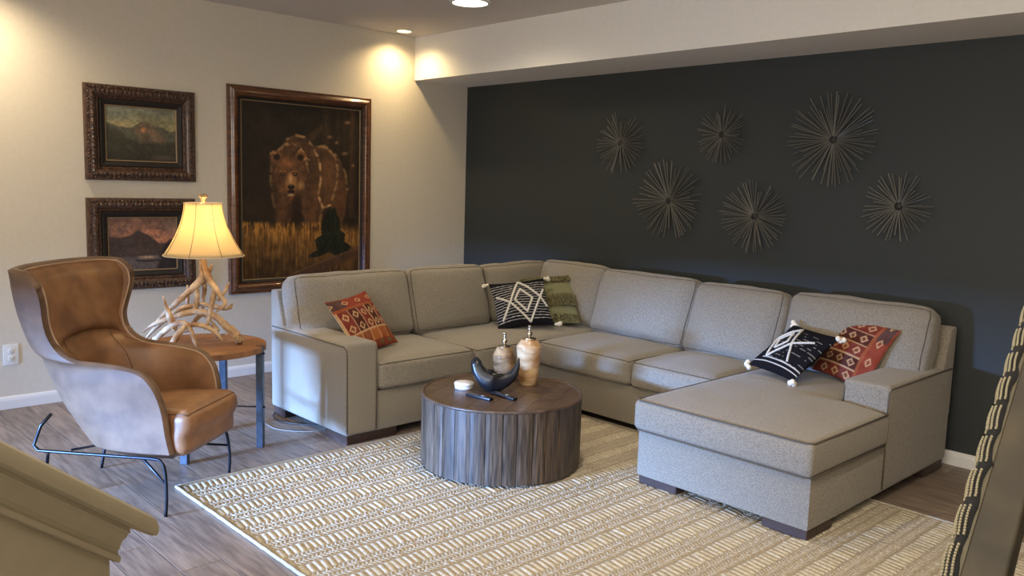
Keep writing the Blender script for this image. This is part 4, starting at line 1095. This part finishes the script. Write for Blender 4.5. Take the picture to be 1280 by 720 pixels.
# ------------------------------------------------------------------ cable and power strip behind the sofa arm
tag(mesh('extension_cable', tube(spline([(1.20, -2.70, .03), (1.25, -2.80, .008), (1.34, -2.85, .007), (1.45, -2.86, .007), (1.56, -2.82, .007), (1.66, -2.74, .007), (1.72, -2.68, .007)], 6), .0045, 6), M['cable'], None), 'thin black power cord lying on the floor under the left sofa arm', 'cable')
tag(mesh('extension_cable', tube(spline([(1.36, -2.93, .005), (1.45, -2.97, .005), (1.60, -2.97, .005), (1.72, -2.90, .005), (1.80, -2.80, .005), (1.82, -2.66, .005)], 6), .0022, 6), M['cablew'], None), 'thin pale power cord lying on the floor just in front of the black cord', 'cable')
T = empty('power_strip', (1.62, -2.66, 0), 'small black power strip under the left sofa arm', 'power strip', rz=.3)
mesh('housing', bbox(-.11, .11, -.024, .024, 0, .032, .006, 2), M['cable'], T, local=True, angle=40)
for k in range(4): mesh('socket_light', bbox(-.085+k*.05, -.073+k*.05, -.0265, -.020, .018, .026, .001, 1), M['tin'], T, local=True, smooth=False)

# ------------------------------------------------------------------ stair knee wall with moulded cap, lower left
def knee_wall():
    E = CAM+(CR*((195-640)/FPX)-CU*((655-360)/FPX)+CF)*1.32      # the low end of the cap, 1.3 m from the lens
    E = Vector((5.370, -5.158, 1.148))
    dh = Vector((-.28, .96, 0)).normalized(); nn = Vector((dh.y, -dh.x, 0)); slope = -.80; L = 1.25; Wd = .125
    T = empty('stair_knee_wall', (E.x, E.y, 0), 'beige sloping stair half wall with moulded cap at the lower left', 'half wall')
    T['kind'] = 'structure'
    def ring(o, dz, cut=0):
        out = []
        for s_, t in ((-L, 0), (o, 0), (o, 1), (-L, 1)):
            lat = (o if t == 0 else -Wd-o); p = E+dh*s_+nn*lat; p.z = E.z+slope*s_+dz; out.append(tuple(p))
        return out
    def loft(name, prof):
        V = []; 
        for o, dz in prof: V += ring(o, dz)
        Fs = [tuple(k*4+q for q in (i, (i+1) % 4)) + tuple((k+1)*4+q for q in ((i+1) % 4, i)) for k in range(len(prof)-1) for i in range(4)]
        n = (len(prof)-1)*4; Fs += [(3, 2, 1, 0), (n, n+1, n+2, n+3)]
        mesh(name, (V, Fs), M['kneewall'], T, smooth=True, angle=30)
    loft('cap_board', [(-.014, .013), (-.005, .012), (.001, .008), (.0035, .0), (.0035, -.010), (.001, -.018), (-.005, -.022), (-.012, -.023)])
    loft('crown_moulding', [(-.026, -.020), (-.026, -.032), (-.028, -.034), (-.030, -.042), (-.034, -.050), (-.036, -.058), (-.037, -.066), (-.039, -.068), (-.039, -.075), (-.036, -.079), (-.037, -.088), (-.042, -.091)])
    V = []
    for s_, t in ((-L, 0), (-.048, 0), (-.048, 1), (-L, 1)):
        lat = -.048 if t == 0 else -Wd+.048; p = E+dh*s_+nn*lat; V.append((p.x, p.y, 0)); V.append((p.x, p.y, E.z+slope*s_-.084))
    mesh('wall_body', (V, [(0, 2, 3, 1), (2, 4, 5, 3), (4, 6, 7, 5), (6, 0, 1, 7), (1, 3, 5, 7), (0, 6, 4, 2)]), M['kneewall'], T, smooth=False)
knee_wall()

# ------------------------------------------------------------------ slanted rail with a knitted throw, lower right
def rail():
    P0 = Vector((6.2983, -4.4221, 1.1798)); P1 = Vector((6.2253, -3.9431, 1.4233))
    ax = (P1-P0).normalized(); P0 = P0-ax*.5; P1 = P1+ax*.12
    T = empty('slanted_wooden_rail', tuple((P0.x, P0.y, P0.z)), 'slanted olive brown wooden rail at the lower right edge', 'rail')
    side = ax.cross(Vector((0, 0, 1))).normalized(); up = side.cross(ax)
    Mx = Matrix(((side.x, up.x, ax.x, P0.x), (side.y, up.y, ax.y, P0.y), (side.z, up.z, ax.z, P0.z), (0, 0, 0, 1)))
    L = (P1-P0).length
    mesh('rail_body', xf(bbox(.0, .056, -.040, .022, 0, L, .006, 3), Mx), M['rail'], T, angle=50)
    mesh('rail_edge', xf(bbox(-.003, .004, .004, .024, 0, L, .002, 2), Mx), M['railedge'], T, angle=50)
    K = empty('knitted_throw', tuple(P0), 'black and cream knitted throw trim hanging along the slanted rail', 'blanket')
    vf = []; kn = []; n = int(L/.0052)
    path = []
    for i in range(60):
        z = L*i/59; path.append(Mx @ Vector((-.006-.003*abs(math.sin(z*40)), .020, z)))
    mesh('knit_roll', tube(path, [.0095+.0015*math.sin(i*1.1) for i in range(60)], 8, rough=.3), M['throwblack'], K)
    z = .01; i = 0
    while z < L-.01:
        ph = (z % .078)/.078
        if ph < .76:
            for q in (0, 1, 2, 3):
                a = -1.6+q*.6; r = .0115
                c = Mx @ Vector((-.006-.003*abs(math.sin(z*40))+math.sin(a)*r-.001, .020+math.cos(a)*r, z+(.0022 if q % 2 else 0)))
                v, f = lathe([(.0005, -.0024), (.0018, -.0014), (.0021, 0), (.0018, .0014), (.0005, .0024)], 5, tuple(c)); kn.append((v, f))
        z += .0056; i += 1
    mesh('cream_stitches', join(*kn), M['throwcream'], K, kind='stuff')
rail()
